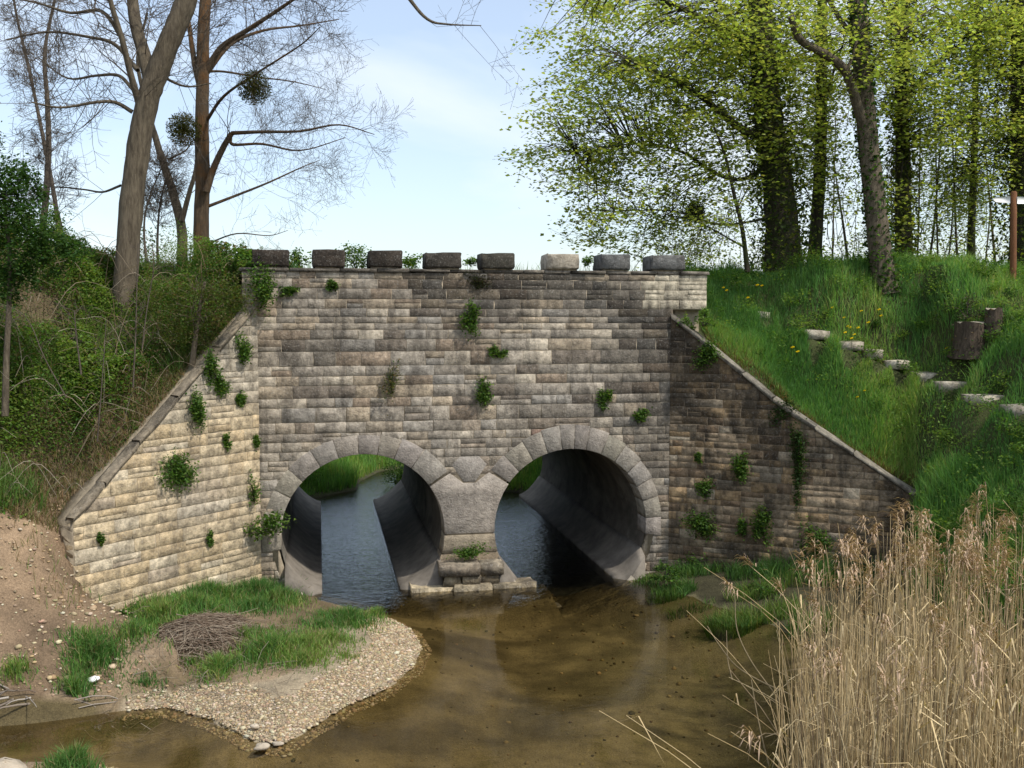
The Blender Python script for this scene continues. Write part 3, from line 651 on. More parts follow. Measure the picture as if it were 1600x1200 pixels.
# wing walls
def wing(name, O, U, N, L_, top, label, mat, tintf, bounds, lmin, lmax, mortar, cop_tint, cop_w, z0, capn):
    root = empty(name, O, label, "wall"); root["kind"] = "thing"
    P = []
    for (a, b_, zb2, zt) in courses(bounds, 0.0, L_, lmin, lmax, .15):
        p = [(a, zb2), (b_, zb2), (b_, zt), (a, zt)]
        sa, sb = max(0, a - .02), min(L_, b_ + .02); k_ = (top(sb) - top(sa)) / (sb - sa); c0 = top(sa) - k_ * sa
        p = clip(p, k_, -1, -(c0 - .05))
        if len(p) >= 3 and abs(area(p)) > .0012: P.append((p, tintf(np.mean(p, 0)[0], np.mean(p, 0)[1])))
    place_stones(P, root, mat, O, U, N)
    ss = np.linspace(0, L_, 9); gc = Geo()
    def W(s_, z, w): return O + U * s_ + np.array([0, 0, z]) + N * w
    fr_ = [W(s_, z0, -.006) for s_ in ss] + [W(s_, top(s_) - .05, -.006) for s_ in ss] + [W(s_, z0, -.48) for s_ in ss] + [W(s_, top(s_) - .05, -.48) for s_ in ss]
    f = []
    for i in range(8): f += [(i, i + 1, 10 + i, 9 + i), (9 + i, 10 + i, 28 + i, 27 + i), (18 + i, 27 + i, 28 + i, 19 + i)]
    f += [(8, 26, 35, 17), (0, 9, 27, 18)]
    gc.add(fr_, f, (0, 0, 0)); gc.build("wall_core", mortar, root)
    # quoin stones on the free end
    zz = z0 + .35
    while zz < top(L_) - .08:
        h_ = rng.uniform(.14, .2); gq = Geo(); zt = min(zz + h_, top(L_) - .06)
        stone_geo(gq, [(.02, zz), (.47, zz), (.47, zt), (.02, zt)], O + U * L_, -N, U, tintf(L_, zz), depth=.05); gq.build("end_stone", mat, root); zz += h_
    # sloping coping slabs
    s_ = .02
    while s_ < L_ - .05:
        e = min(s_ + rng.uniform(.45, .75), L_ + .03)
        if L_ - e < .25: e = L_ + .03
        gq = Geo(); rows = []
        for q in (s_ + .004, (s_ + e) / 2, e - .004):
            tz = top(min(q, L_)) - .047
            rows.append([W(q, tz, .035), W(q, tz + .05, .040), W(q, tz + .062, .025), W(q, tz + .062, -cop_w + .03), W(q, tz + .05, -cop_w), W(q, tz - .05, -cop_w)])
        v = np.array(rows).reshape(-1, 3) + rng.normal(0, .007, (18, 3)); f = []
        for r in range(2):
            for i in range(6): f.append((r * 6 + i, r * 6 + (i + 1) % 6, r * 6 + 6 + (i + 1) % 6, r * 6 + 6 + i))
        f += [tuple(range(6)), tuple(range(12, 18))[::-1]]
        gq.add(v, f, np.array(cop_tint) * rng.uniform(.8, 1.25)); gq.build("coping_slab", M_MERLON, root); s_ = e
    return root
def lw_tint(s_, z):
    r = rng.random(); c_ = np.array((.50, .41, .27)) if r < .55 else np.array((.45, .355, .22)) if r < .8 else np.array((.52, .45, .33)) if r < .93 else np.array((.36, .30, .22))
    up_ = np.clip((z - 2.7) / .5, 0, 1); c_ = c_ * (1 - up_) + np.array((.36, .32, .25)) * up_
    mid = .55 * blob(s_, z, 1.1, 1.7, .6, .4); c_ = c_ * (1 - mid) + np.array((.34, .31, .27)) * mid
    return c_ * np.array((1.0, .985, .98)) * rng.uniform(.88, 1.14)
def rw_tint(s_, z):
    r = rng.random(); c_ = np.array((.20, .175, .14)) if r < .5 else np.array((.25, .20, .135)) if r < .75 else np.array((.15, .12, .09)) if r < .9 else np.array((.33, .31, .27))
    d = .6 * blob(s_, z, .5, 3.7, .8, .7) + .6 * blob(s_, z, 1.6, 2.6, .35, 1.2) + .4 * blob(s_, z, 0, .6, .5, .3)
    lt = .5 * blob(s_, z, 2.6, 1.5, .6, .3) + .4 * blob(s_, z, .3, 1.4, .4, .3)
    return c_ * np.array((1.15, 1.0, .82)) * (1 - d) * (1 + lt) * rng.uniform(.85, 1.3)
def course_list(z0, z1, hmin, hmax):
    o_ = [z0]
    while o_[-1] < z1: o_.append(o_[-1] + rng.uniform(hmin, hmax))
    return o_[::-1]
wing("wing_wall", LW_O, LW_U, LW_N, LW_L, lw_top, "sunlit cream stone wing wall with sloping top on the gravel bar side", M_CREAM, lw_tint, course_list(-.1, 4.5, .125, .20), .22, .44, M_MORTAR, (.24, .20, .145), .15, -.4, True)
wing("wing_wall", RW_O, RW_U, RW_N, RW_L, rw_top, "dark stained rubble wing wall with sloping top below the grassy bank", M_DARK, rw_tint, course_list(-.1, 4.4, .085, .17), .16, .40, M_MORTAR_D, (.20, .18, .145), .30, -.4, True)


# ------------------------------------------------------------------ planting helpers
def hit(px, py, d0=8.5, d1=24.0, k=450):
    """the point of the ground seen at a place of the photograph"""
    d = np.linspace(d0, d1, k); P = CAM[None] + d[:, None] * ray(px, py)[None]; hz = height(P[:, 0], P[:, 1])
    i = np.argmax(P[:, 2] < hz); 
    if not (P[:, 2] < hz).any(): i = k - 1
    q = P[i].copy(); q[2] = hz[i]; return q
def in_ball(N, rs=None):
    rs = rs or rng; v = rs.normal(size=(N, 3)); v /= np.linalg.norm(v, axis=1)[:, None]; return v * rs.uniform(0, 1, (N, 1)) ** (1 / 2.4)
G_DARK = [(.030, .068, .014), (.040, .088, .018)]; G_MID = [(.062, .135, .022), (.080, .160, .030), (.055, .115, .024)]; G_LIGHT = [(.12, .20, .038), (.15, .235, .05), (.10, .18, .032)]
G_YEL = [(.28, .335, .08), (.23, .285, .065), (.35, .395, .115), (.19, .24, .055)]; BROWN = [(.13, .09, .05), (.17, .12, .07), (.09, .065, .04)]
STRAWC = [(.55, .43, .24), (.47, .36, .19), (.64, .51, .30), (.38, .285, .155), (.44, .36, .22)]

def wall_plant(px, py, rx, ry, label, frame, cols=None, n_=None, leaf=.045, stems=9, droop=.25, name="wall_plant", out=.5, group="plants growing out of the masonry"):
    """leafy plant rooted in a joint; rx, ry half sizes in pixels of the photo"""
    O, N = frame; p = on_plane(px, py, O, N); dep = np.dot(p - CAM, _fw); sx, sz = rx * 1.12 * dep / F, ry * 1.12 * dep / F
    U = np.cross([0, 0, 1.0], N); root = empty(name, p, label, "plant", group)
    rx, ry = rx * 1.12, ry * 1.12; n_ = int((n_ or (120 + rx * ry * .55)) * 1.7); m_ = rng.integers(7, 12); cen = in_ball(m_) * 1.0; cen[0] = 0; b_ = cen[rng.integers(0, m_, n_)] * .85 + rng.normal(0, .24, (n_, 3)); b_[:, 1] = np.abs(b_[:, 1])
    pos = p + np.outer(b_[:, 0] * sx, U) + np.outer(b_[:, 2] * sz, [0, 0, 1.0]) + np.outer(.01 + b_[:, 1] * max(sx, sz) * out, N)
    g = Geo(); leaves(g, pos, rng.uniform(.6, 1.3, n_) * leaf, tints(n_, cols or (G_MID + G_MID + G_DARK[1:] + G_LIGHT), .25), .4); g.build("foliage", M_LEAF, root)
    g = Geo()
    for i in range(stems):
        e = pos[rng.integers(n_)]; r0 = p + np.array([0, 0, -sz * .5]); tube(g, smooth_path([r0, (r0 + e) / 2 + N * .03 + [0, 0, .02], e], 3), [.004] * 6 + [.002], (.05, .07, .02), 3, False)
    g.build("stems", M_LEAF, root); return root
FACE = (ZERO, NF); LWF = (LW_O, LW_N); RWF = (RW_O, RW_N)

def ivy(g, path, rad, N, thick, cols, size=.07):
    path = np.asarray(path); i = rng.uniform(0, len(path) - 1.001, N); a = i.astype(int); t = (i - a)[:, None]
    p = path[a] * (1 - t) + path[a + 1] * t; r = np.interp(i, np.arange(len(path)), rad)
    d = rng.normal(size=(N, 3)); d[:, 2] *= .2; d /= np.linalg.norm(d, axis=1)[:, None]
    leaves(g, p + d * (r + rng.uniform(0, thick, N))[:, None], rng.uniform(.6, 1.3, N) * size, tints(N, cols, .25), .2, .8)
def wander(p, d, L_, k, wig, lift):
    """a wandering shoot"""
    pts = [np.asarray(p, float)]; d = np.asarray(d, float) / np.linalg.norm(d)
    for i in range(k):
        d = d + rng.normal(0, wig, 3) + np.array([0, 0, lift]); d /= np.linalg.norm(d); pts.append(pts[-1] + d * L_ / k)
    return np.array(pts)
def shoots(g, path, r0, n_, L_, lvl, tint=(0, 0, 0), lift=.03, wig=.10, spread=.85, start=.15, ends=None):
    """side shoots along a limb, two or three orders deep"""
    path = np.asarray(path)
    for q in range(n_):
        t = rng.uniform(start, 1) * (len(path) - 1.001); a = int(t); p = path[a] + (path[a + 1] - path[a]) * (t - a)
        tan = path[a + 1] - path[a]; tan = tan / np.linalg.norm(tan); d = rng.normal(size=3); d -= d @ tan * tan; d /= np.linalg.norm(d)
        d = tan * rng.uniform(.3, .9) + d * spread; Lq = L_ * rng.uniform(.5, 1.25) * (1.15 - .5 * t / len(path)); rq = min(r0 * .6, .0035 + Lq * .0065)
        k = 6 if lvl > 1 else 4; w = wander(p, d, Lq, k, wig, lift); tube(g, w, np.linspace(rq, max(.0022, rq * .3), k + 1), tint, 4 if rq > .012 else 3, False)
        if ends is not None: ends.append(w[-1])
        if lvl > 0: shoots(g, w, rq, max(2, int(n_ * .55)) if lvl > 1 else rng.integers(3, 6), L_ * .46, lvl - 1, tint, lift, wig, spread, .25, ends)
def px_path(pts, d):
    """photo outline of a limb at its distance d (a number or one per point)"""
    d = np.broadcast_to(d, (len(pts),)); return smooth_path([at(x, y, q) for (x, y), q in zip(pts, d)], 5)
def rad_along(path, r0, r1): return np.linspace(r0, r1, len(path))
def rough_tube(g, path, rad, sides=12, amp=.09):
    """trunk with uneven girth"""
    path = np.asarray(path); n_ = len(path); rad = np.asarray(rad); g0 = Geo(); tube(g0, path, rad, (0, 0, 0), sides, False)
    v = g0.v[0].reshape(n_, sides, 3); c_ = path[:, None]; ph = rng.uniform(0, 6, 3); a = np.arange(sides) * 2 * pi / sides
    m_ = 1 + amp * (np.sin(2 * a + ph[0])[None] * .6 + np.sin(3 * a + ph[1])[None] * .5 + rng.normal(0, .35, (n_, sides)))
    v = c_ + (v - c_) * m_[..., None]; g.add(v.reshape(-1, 3), g0.loops[0].reshape(-1, 4), (0, 0, 0))
    g.add(v[-1], [tuple(range(sides))], (0, 0, 0))

def with_top(P, R):
    """carry a trunk on to a tapering tip"""
    d = P[-1] - P[-2]; d = d / np.linalg.norm(d) * .8 + [0, 0, .3]; d /= np.linalg.norm(d); e = [P[-1] + d * q + rng.normal(0, .06, 3) for q in (.7, 1.4, 2.2, 3.0)]
    return np.concatenate([P, e]), np.concatenate([R, R[-1] * np.array([.8, .58, .36, .12])])
# ------------------------------------------------------------------ bare trees of the left bank
def bare_tree(name, label, cat, trunk, d, r0, r1, limbs, bark, n_sh, L_, lvl=2, group=None, flare=0.0, extra=None):
    n_sh = int(n_sh * 1.5); limbs = [(a, b_, c_, d_, int(e * 1.35)) for a, b_, c_, d_, e in limbs]
    P = px_path(trunk, d); root = empty(name, P[0], label, cat, group); g = Geo(); R = rad_along(P, r0, r1)
    if flare: R = R * (1 + flare * np.exp(-np.arange(len(P)) / 2.0))
    if trunk[-1][1] < 0: P, R = with_top(P, R)
    rough_tube(g, P, R); g.build("trunk", bark, root, smooth=True)
    gt = Geo(); shoots(gt, P, r1, n_sh, L_ * .8, lvl, start=.4)
    for pts, dd, a, b_, ns in limbs:
        Q = px_path(pts, dd); g = Geo(); rough_tube(g, Q, rad_along(Q, a, b_), 7, .05); g.build("limb", bark, root, smooth=True)
        shoots(gt, Q, b_, ns, L_, lvl, start=.2)
    stuff(gt.build("twigs", M_TWIG, root)); return root
D1 = float(np.dot(hit(193, 482) - CAM, _fw))
bare_tree("bare_tree", "thick bare tree with forking grey trunk leaning over the left bank", "tree", [(190, 540), (193, 485), (197, 420), (205, 320), (216, 230), (228, 165), (243, 120), (262, 70), (285, 15), (305, -50), (320, -120)], D1, .0122 * D1, .0098 * D1,
    [([(236, 135), (226, 90), (212, 40), (205, -20), (200, -90)], [D1, D1 + .1, D1 + .2, D1 + .3, D1 + .4], .11, .075, 9),
     ([(218, 165), (205, 120), (190, 60), (172, 0), (160, -60)], [D1, D1 - .2, D1 - .4, D1 - .5, D1 - .6], .055, .03, 8),
     ([(207, 175), (180, 160), (148, 160), (95, 168), (50, 160)], [D1, D1 - .1, D1 - .3, D1 - .5, D1 - .8], .035, .012, 9),
     ([(208, 140), (185, 118), (150, 118), (105, 122), (60, 90)], [D1, D1 + .2, D1 + .4, D1 + .6, D1 + .9], .03, .010, 9),
     ([(215, 110), (180, 70), (140, 58), (75, 50), (10, 62)], [D1, D1 + .3, D1 + .6, D1 + .9, D1 + 1.2], .035, .012, 10),
     ([(190, 60), (160, 18), (110, 20), (60, 5), (10, -5)], D1 - .4, .03, .012, 9),
     ([(188, 290), (160, 300), (130, 296), (80, 292), (30, 300)], [D1, D1 + .5, D1 + .9, D1 + 1.2, D1 + 1.5], .02, .007, 8),
     ([(250, 118), (290, 135), (330, 130)], D1 + .2, .025, .008, 5),
     ([(305, -50), (420, -170), (560, -110), (635, -8), (668, 30), (700, 38), (752, 40)], [D1, D1 - .3, D1 - .6, D1 - .8, D1 - .9, D1 - .9, D1 - .9], .05, .006, 5)], M_BARK, 8, 1.25, 2, flare=.35)
D2 = 17.0
bare_tree("bare_tree", "bare tree with orange lichen on its trunk behind the thick leaning tree", "tree", [(316, 425), (315, 350), (317, 280), (316, 200), (317, 130), (318, 60), (322, -10), (330, -80)], D2, .14, .09,
    [([(316, 150), (305, 105), (298, 60), (290, 0)], D2, .06, .03, 7),
     ([(322, 300), (334, 262), (350, 228), (362, 208)], D2 - .2, .062, .045, 3),
     ([(362, 208), (410, 206), (470, 205), (530, 195), (585, 210)], [D2 - .2, D2 - .4, D2 - .6, D2 - .8, D2 - 1], .035, .006, 13),
     ([(360, 215), (365, 226), (410, 225), (470, 235), (540, 215)], D2 + .4, .035, .006, 13),
     ([(321, 115), (345, 75), (390, 45), (440, 12), (500, -30)], [D2, D2 - .1, D2 - .3, D2 - .5, D2 - .8], .06, .02, 13),
     ([(321, 118), (360, 70), (410, 48), (470, 40), (530, 30)], [D2, D2 + .3, D2 + .7, D2 + 1.1, D2 + 1.4], .04, .008, 13),
     ([(326, 322), (370, 305), (420, 285), (470, 262), (500, 250)], [D2, D2 + .2, D2 + .4, D2 + .6, D2 + .8], .03, .005, 10),
     ([(322, 190), (350, 150), (400, 115), (470, 70), (500, 42)], [D2, D2 - .4, D2 - .8, D2 - 1.2, D2 - 1.5], .03, .006, 12),
     ([(322, 112), (350, 112), (400, 120), (460, 128), (510, 140)], D2 + 1.0, .025, .005, 10),
     ([(326, 380), (370, 365), (420, 368), (450, 360)], D2 + .6, .015, .004, 7)], M_BARK_O, 10, 1.12, 2)
D3 = 18.0
bare_tree("bare_tree", "thin V-shaped bare tree between the two larger bare trunks", "tree", [(284, 425), (284, 360), (270, 300), (255, 255), (240, 205)], D3, .095, .055,
    [([(284, 345), (296, 300), (306, 262), (310, 200)], D3 - .1, .05, .025, 5), ([(240, 205), (225, 150), (215, 90), (230, 20)], D3, .05, .02, 7), ([(262, 250), (290, 235), (300, 220)], D3, .02, .008, 4)], M_BARK, 6, .7, 2)
for lb, tr_, dd, r_ in (("slim bare tree at the picture's left edge with upright twigs", [(95, 430), (88, 330), (70, 230), (48, 120), (25, 20), (15, -60)], 19, .05), ("slim bare tree with its stem curving up above the evergreen bush", [(60, 430), (75, 260), (74, 160), (70, 80), (90, -20)], 17.5, .06),
                        ("slim bare sapling leaning just beside the thick trunk", [(105, 430), (95, 350), (80, 290), (74, 210)], 16, .028), ("twiggy bare sapling standing between the thick trunk and the V-shaped tree", [(248, 440), (246, 380), (250, 320), (262, 270)], 16, .025),
                        ("pale bare sapling close against the V-shaped tree", [(232, 440), (225, 360), (233, 310), (262, 240)], 15.6, .022)):
    bare_tree("bare_sapling", lb, "tree", tr_, dd, r_, r_ * .35, [], M_TWIG, 16, .75, 2, "slim bare saplings of the left bank")

def mistletoe(px, py, r, d, label):
    c_ = at(px, py, d); R = r * d / F; root = empty("mistletoe_clump", c_, label, "mistletoe", "mistletoe balls"); g = Geo(); gt = Geo()
    for i in range(70):
        e = c_ + in_ball(1)[0] * R * np.array([1, 1, 1.1]) ; e = c_ + (e - c_) / np.linalg.norm(e - c_) * R * rng.uniform(.7, 1.08); tube(gt, smooth_path([c_, (c_ + e) / 2 + rng.normal(0, R * .1, 3), e], 3), .005, (.06, .07, .02), 3, False)
    b_ = in_ball(2400); leaves(g, c_ + b_ * R * 1.1, rng.uniform(.03, .06, 2400), tints(2400, [(.06, .065, .018), (.09, .085, .025), (.035, .045, .012)]), .1, .35)
    g.build("foliage", M_LEAF, root); gt.build("stems", M_LEAF, root)
mistletoe(287, 203, 25, D2 - .25, "dark mistletoe ball against the orange trunk"); mistletoe(397, 137, 25, D2 - .6, "mistletoe ball hanging in the twigs out from the orange trunk")
mistletoe(1086, 332, 15, 19.0, "small dark mistletoe ball in the leafy tree's low branches")

# evergreen bush at the left edge
def bush(name, label, blobs, d, n_, leaf, cols, stem, group=None, dd=.5):
    c0 = at(stem[0][0], stem[0][1], d); root = empty(name, c0, label, "shrub", group); g = Geo()
    w = np.array([b_[2] * b_[3] for b_ in blobs], float); w /= w.sum()
    for b_, q in zip(blobs, w):
        k = int(n_ * q); s_ = in_ball(k); c_ = at(b_[0], b_[1], d); rx, rz = b_[2] * d / F, b_[3] * d / F
        # ragged edge: clumps of leaves about many small centres
        m_ = max(6, k // 40); cen = in_ball(m_); s_ = cen[rng.integers(0, m_, k)] * .92 + rng.normal(0, .13, (k, 3))
        pos = c_ + np.outer(s_[:, 0] * rx, _rt) + np.outer(s_[:, 1] * dd * min(rx, rz) * 2, [_fw[0], _fw[1], 0]) + np.outer(s_[:, 2] * rz, [0, 0, 1.0])
        leaves(g, pos, rng.uniform(.6, 1.3, k) * leaf, tints(k, cols, .3), .4, .5)
    g.build("foliage", M_LEAF, root); gt = Geo(); P = px_path(stem, d); tube(gt, P, rad_along(P, .045, .02), (0, 0, 0), 7)
    shoots(gt, P, .02, 14, .5, 1, start=.3); gt.build("stem", M_BARK, root); return root
bush("evergreen_bush", "dark evergreen bush on a bare stem at the left edge of the bank", [(-10, 300, 55, 95), (30, 290, 40, 50), (45, 360, 60, 55), (85, 400, 60, 38), (10, 420, 50, 60)], 12.6, 11000, .055, G_DARK * 2 + [(.035, .085, .022), (.05, .11, .03)], [(8, 650), (10, 560), (14, 480), (15, 400), (5, 300)])

# pale thin stems standing in the undergrowth
for k, (lb, pts, dd, r_) in enumerate((("tall pale sapling stem rising below the thick bare trunk", [(208, 605), (212, 520), (214, 440), (216, 380)], 12.6, .011), ("pale sapling stem with a crossing twig under the thick bare trunk", [(222, 545), (230, 480), (240, 420), (238, 380)], 12.9, .009),
        ("short straight pale stem in the middle of the undergrowth", [(127, 585), (120, 530), (116, 485)], 12.3, .012), ("long pale stem standing low in the brambles", [(152, 690), (160, 590), (166, 500)], 12.2, .009), ("thin pale stem arching over the brambles beside the evergreen bush", [(103, 620), (70, 560), (40, 495), (-10, 470)], 12.2, .008))):
    P = px_path(pts, dd); root = empty("dry_sapling", P[0], lb, "sapling", "pale stems in the undergrowth"); g = Geo(); tube(g, P, rad_along(P, r_, r_ * .5), (0, 0, 0), 5); g.build("stem", M_TWIG, root)
    g = Geo(); shoots(g, P, r_ * .6, 8, .35, 1, start=.3); stuff(g.build("twigs", M_TWIG, root))

# ------------------------------------------------------------------ undergrowth of the left bank
g = Geo(); N = 380000
x = rng.uniform(-9.5, -3.2, N); y = rng.uniform(-3.6, 2.2, N); z = height(x, y)
s_ = (x - LW_O[0]) * LW_U[0] + (y - LW_O[1]) * LW_U[1]; w_ = (x - LW_O[0]) * LW_N[0] + (y - LW_O[1]) * LW_N[1]
dens = np.clip((z - 1.75) / .9, 0, 1) * ((w_ < -.30) | (s_ > LW_L + .3)) * (z > 1.6)
dens *= (.25 + .75 * (vnoise(x, y, 1.6, 21) > .34)) * (.4 + .6 * (vnoise(x, y, 5.0, 22) > .32))
k = rng.random(N) < dens; x, y, z = x[k], y[k], z[k]; N = len(x)
hh = (.10 + .75 * vnoise(x, y, 1.1, 33) ** 1.4 + .45 * vnoise(x, y, 3.7, 34) ** 2) * np.clip((-w_[k] - .2) / 1.0, .15, 1) * rng.uniform(0, 1, N) ** .8
cn = vnoise(x, y, 1.3, 44)[:, None]; base = np.where(cn > .6, tints(N, G_LIGHT + [(.16, .20, .05)], .3), np.where(cn > .32, tints(N, G_MID + G_LIGHT + [(.13, .14, .045), (.17, .13, .07)], .3), tints(N, G_MID * 2 + [(.16, .12, .07), (.20, .16, .09), (.12, .15, .04)], .3)))
leaves(g, np.stack([x, y, z + hh], 1), rng.uniform(.022, .05, N) * (.7 + 1.0 * vnoise(x, y, 2.2, 45)), base, .5, .6)
o_ = stuff(g.build("undergrowth", M_LEAF), "tangled green bramble undergrowth covering the left bank", "undergrowth")
g = Geo()
for i in range(750):
    x0, y0 = rng.uniform(-8.5, -3.5), rng.uniform(-3.2, 1.0); z0 = float(height(np.array([x0]), np.array([y0]))[0])
    sw = (x0 - LW_O[0]) * LW_N[0] + y0 * LW_N[1]
    if z0 < 1.7 or sw > -.45: continue
    d = rng.normal(size=3) * [1, 1, .3]; d /= np.linalg.norm(d); L_ = rng.uniform(.4, 1.3); p0 = np.array([x0, y0, z0])
    tube(g, smooth_path([p0, p0 + d * L_ * .4 + [0, 0, L_ * .5], p0 + d * L_ * .9 + [0, 0, L_ * .3]], 4), np.linspace(.006, .002, 9), random.choice([(.20, .145, .09), (.30, .24, .17), (.14, .11, .055), (.36, .31, .24)]), 3, False)
stuff(g.build("bramble_stems", M_STRAW), "arching brown bramble stems in the left bank undergrowth", "undergrowth")
# dry grass on the bare strip behind the cream wall's coping
N = 16000; q_ = rng.uniform(.2, LW_L + .6, N); r_ = rng.uniform(-1.1, -.27, N); x = LW_O[0] + LW_U[0] * q_ + LW_N[0] * r_; y = LW_U[1] * q_ + LW_N[1] * r_; z = height(x, y); k = z > 1.2
g = Geo(); blades(g, np.stack([x, y, z - .01], 1)[k], rng.uniform(.05, .2, k.sum()), .008, tints(int(k.sum()), [(.26, .19, .11), (.20, .14, .08), (.10, .13, .035), (.32, .25, .15)], .25), 1.0)
stuff(g.build("dry_grass", M_GRASS), "dry brown grass on the slope above the cream wing wall", "grass")
N = 60000; x = rng.uniform(-9.5, -3.4, N); y = rng.uniform(-3.2, 1.4, N); z = height(x, y); w_ = (x - LW_O[0]) * LW_N[0] + y * LW_N[1]; k = (z > 1.55) & (w_ < -.4) & (vnoise(x, y, 1.3, 91) > .42); x, y, z = x[k], y[k], z[k]
g = Geo(); blades(g, np.stack([x, y, z - .02], 1), rng.uniform(.15, .6, len(x)) * (.4 + vnoise(x, y, 1.1, 92)), .009, tints(len(x), [(.10, .19, .04), (.13, .23, .05), (.22, .21, .09), (.07, .15, .03), (.09, .17, .035)], .25), .7)
stuff(g.build("tall_grass", M_GRASS), "tall mixed grass among the brambles of the left bank", "grass")
# wispy light shrub by the parapet corner
bush("wispy_shrub", "wispy brownish green shrub where the left bank meets the parapet", [(330, 470, 75, 45), (290, 520, 50, 45), (372, 455, 35, 35), (240, 470, 45, 40)], 14.2, 7000, .036, [(.075, .11, .022), (.10, .12, .03), (.06, .09, .02), (.12, .10, .05), (.045, .085, .018)], [(300, 570), (305, 530), (312, 480), (320, 440)])

# ------------------------------------------------------------------ grass
def grass_patch(name, label, x, y, hfun, wid, tintf, lean=.5, cat="grass"):
    z = height(x, y); g = Geo(); blades(g, np.stack([x, y, z - .02], 1), hfun(x, y), wid, tintf(x, y), lean); return stuff(g.build(name, M_GRASS), label, cat)
def grass_tint(x, y):
    N = len(x); c1 = vnoise(x, y, .9, 51); c2 = vnoise(x, y, 3.0, 52); q = (c1 * .6 + c2 * .4 + rng.normal(0, .09, N))[:, None]
    return np.where(q > .60, tints(N, [(.15, .25, .05), (.19, .28, .07), (.13, .23, .05), (.24, .26, .09)], .2), np.where(q > .40, tints(N, [(.10, .21, .045), (.125, .235, .055), (.09, .19, .05)], .2), tints(N, [(.062, .15, .036), (.075, .165, .04)], .2)))
N = 420000; x = rng.uniform(3.3, 15, N); y = rng.uniform(-9, 3.2, N)
q_ = rng.uniform(0, RW_L, 60000); r_ = rng.uniform(-1.5, -.34, 60000); x = np.concatenate([x, RW_O[0] + RW_U[0] * q_ + RW_N[0] * r_]); y = np.concatenate([y, RW_U[1] * q_ + RW_N[1] * r_]); N = len(x)
s2 = (x - RW_O[0]) * RW_U[0] + (y - RW_O[1]) * RW_U[1]; w2 = (x - RW_O[0]) * RW_N[0] + (y - RW_O[1]) * RW_N[1]
# what the slope shows: within the field of view and a little beyond
vx = (x - CAM[0]) * _rt[0] + (y - CAM[1]) * _rt[1]; vd = (x - CAM[0]) * sin(YAW) + (y - CAM[1]) * cos(YAW)
k = (np.abs(vx / vd) < .62) & ((w2 < -.36) | (s2 > RW_L + .05)) & (seg_poly_sd(x, y, POOL) > .35) & ~((x < 3.95) & (y > -.1))
edge = np.clip((-w2 - .36) / .5, 0, 1); edge = np.where(s2 > RW_L, 1, edge)
k &= rng.random(N) < (.6 + .4 * edge) * np.where(vd < 14, 1, .75)
for q, w_ in STEP_P: k &= ~((np.abs(x - q[0]) < w_ * .5) & (y - q[1] > -.30) & (y - q[1] < .22))
x, y, edge = x[k], y[k], edge[k]
def hf(x, y): return (.06 + .40 * vnoise(x, y, 1.6, 61) ** 1.4 * (.4 + .8 * vnoise(x, y, 5, 62))) * (.35 + .65 * edge) * rng.uniform(.6, 1.25, len(x))
def tf(x, y):
    t = grass_tint(x, y) * 1.4; dry = (rng.random(len(x)) > edge * 1.3 + .1)[:, None]; return np.where(dry, tints(len(x), [(.20, .12, .045), (.13, .10, .04), (.10, .12, .03)], .25), t)
grass_patch("bank_grass", "lush green grass covering the right bank", x, y, hf, rng.uniform(.007, .014, len(x)), tf, .55)
# broad-leaved weeds in the bank grass and along the crest
g = Geo()
for i in range(720):
    x0, y0 = rng.uniform(4, 11.5), rng.uniform(-5.5, 2.0); sw = (x0 - RW_O[0]) * RW_N[0] + y0 * RW_N[1]
    if sw > -.7 and (x0 - RW_O[0]) * RW_U[0] + y0 * RW_U[1] < RW_L: continue
    z0 = float(height(np.array([x0]), np.array([y0]))[0])
    if z0 < .5: continue
    m_ = rng.integers(30, 130); r_ = rng.uniform(.10, .30); b_ = in_ball(m_) * [r_, r_, r_ * .8]; b_[:, 2] += rng.uniform(.1, .26)
    leaves(g, np.array([x0, y0, z0]) + b_, rng.uniform(.025, .06, m_), tints(m_, random.choice([G_LIGHT, G_LIGHT, G_LIGHT, G_MID, G_MID, G_DARK]), .22), .6, .55)
stuff(g.build("weeds", M_LEAF), "broad-leaved weeds scattered in the grass of the right bank", "weeds")
# grass of the crest behind the left trees, and of the road verge
N = 26000; x = rng.uniform(-10, 13, N); y = rng.uniform(.3, 1.3, N); k = (x < -3.0) | (x > 3.95) | (rng.random(N) < .10); x, y = x[k], y[k]
k = (x < -3.3) | (x > 3.95) | (y > .62); x, y = x[k], y[k]
grass_patch("verge_grass", "grass along the road verge behind the parapet", x, y, lambda x, y: rng.uniform(.1, .32, len(x)), .010, grass_tint)
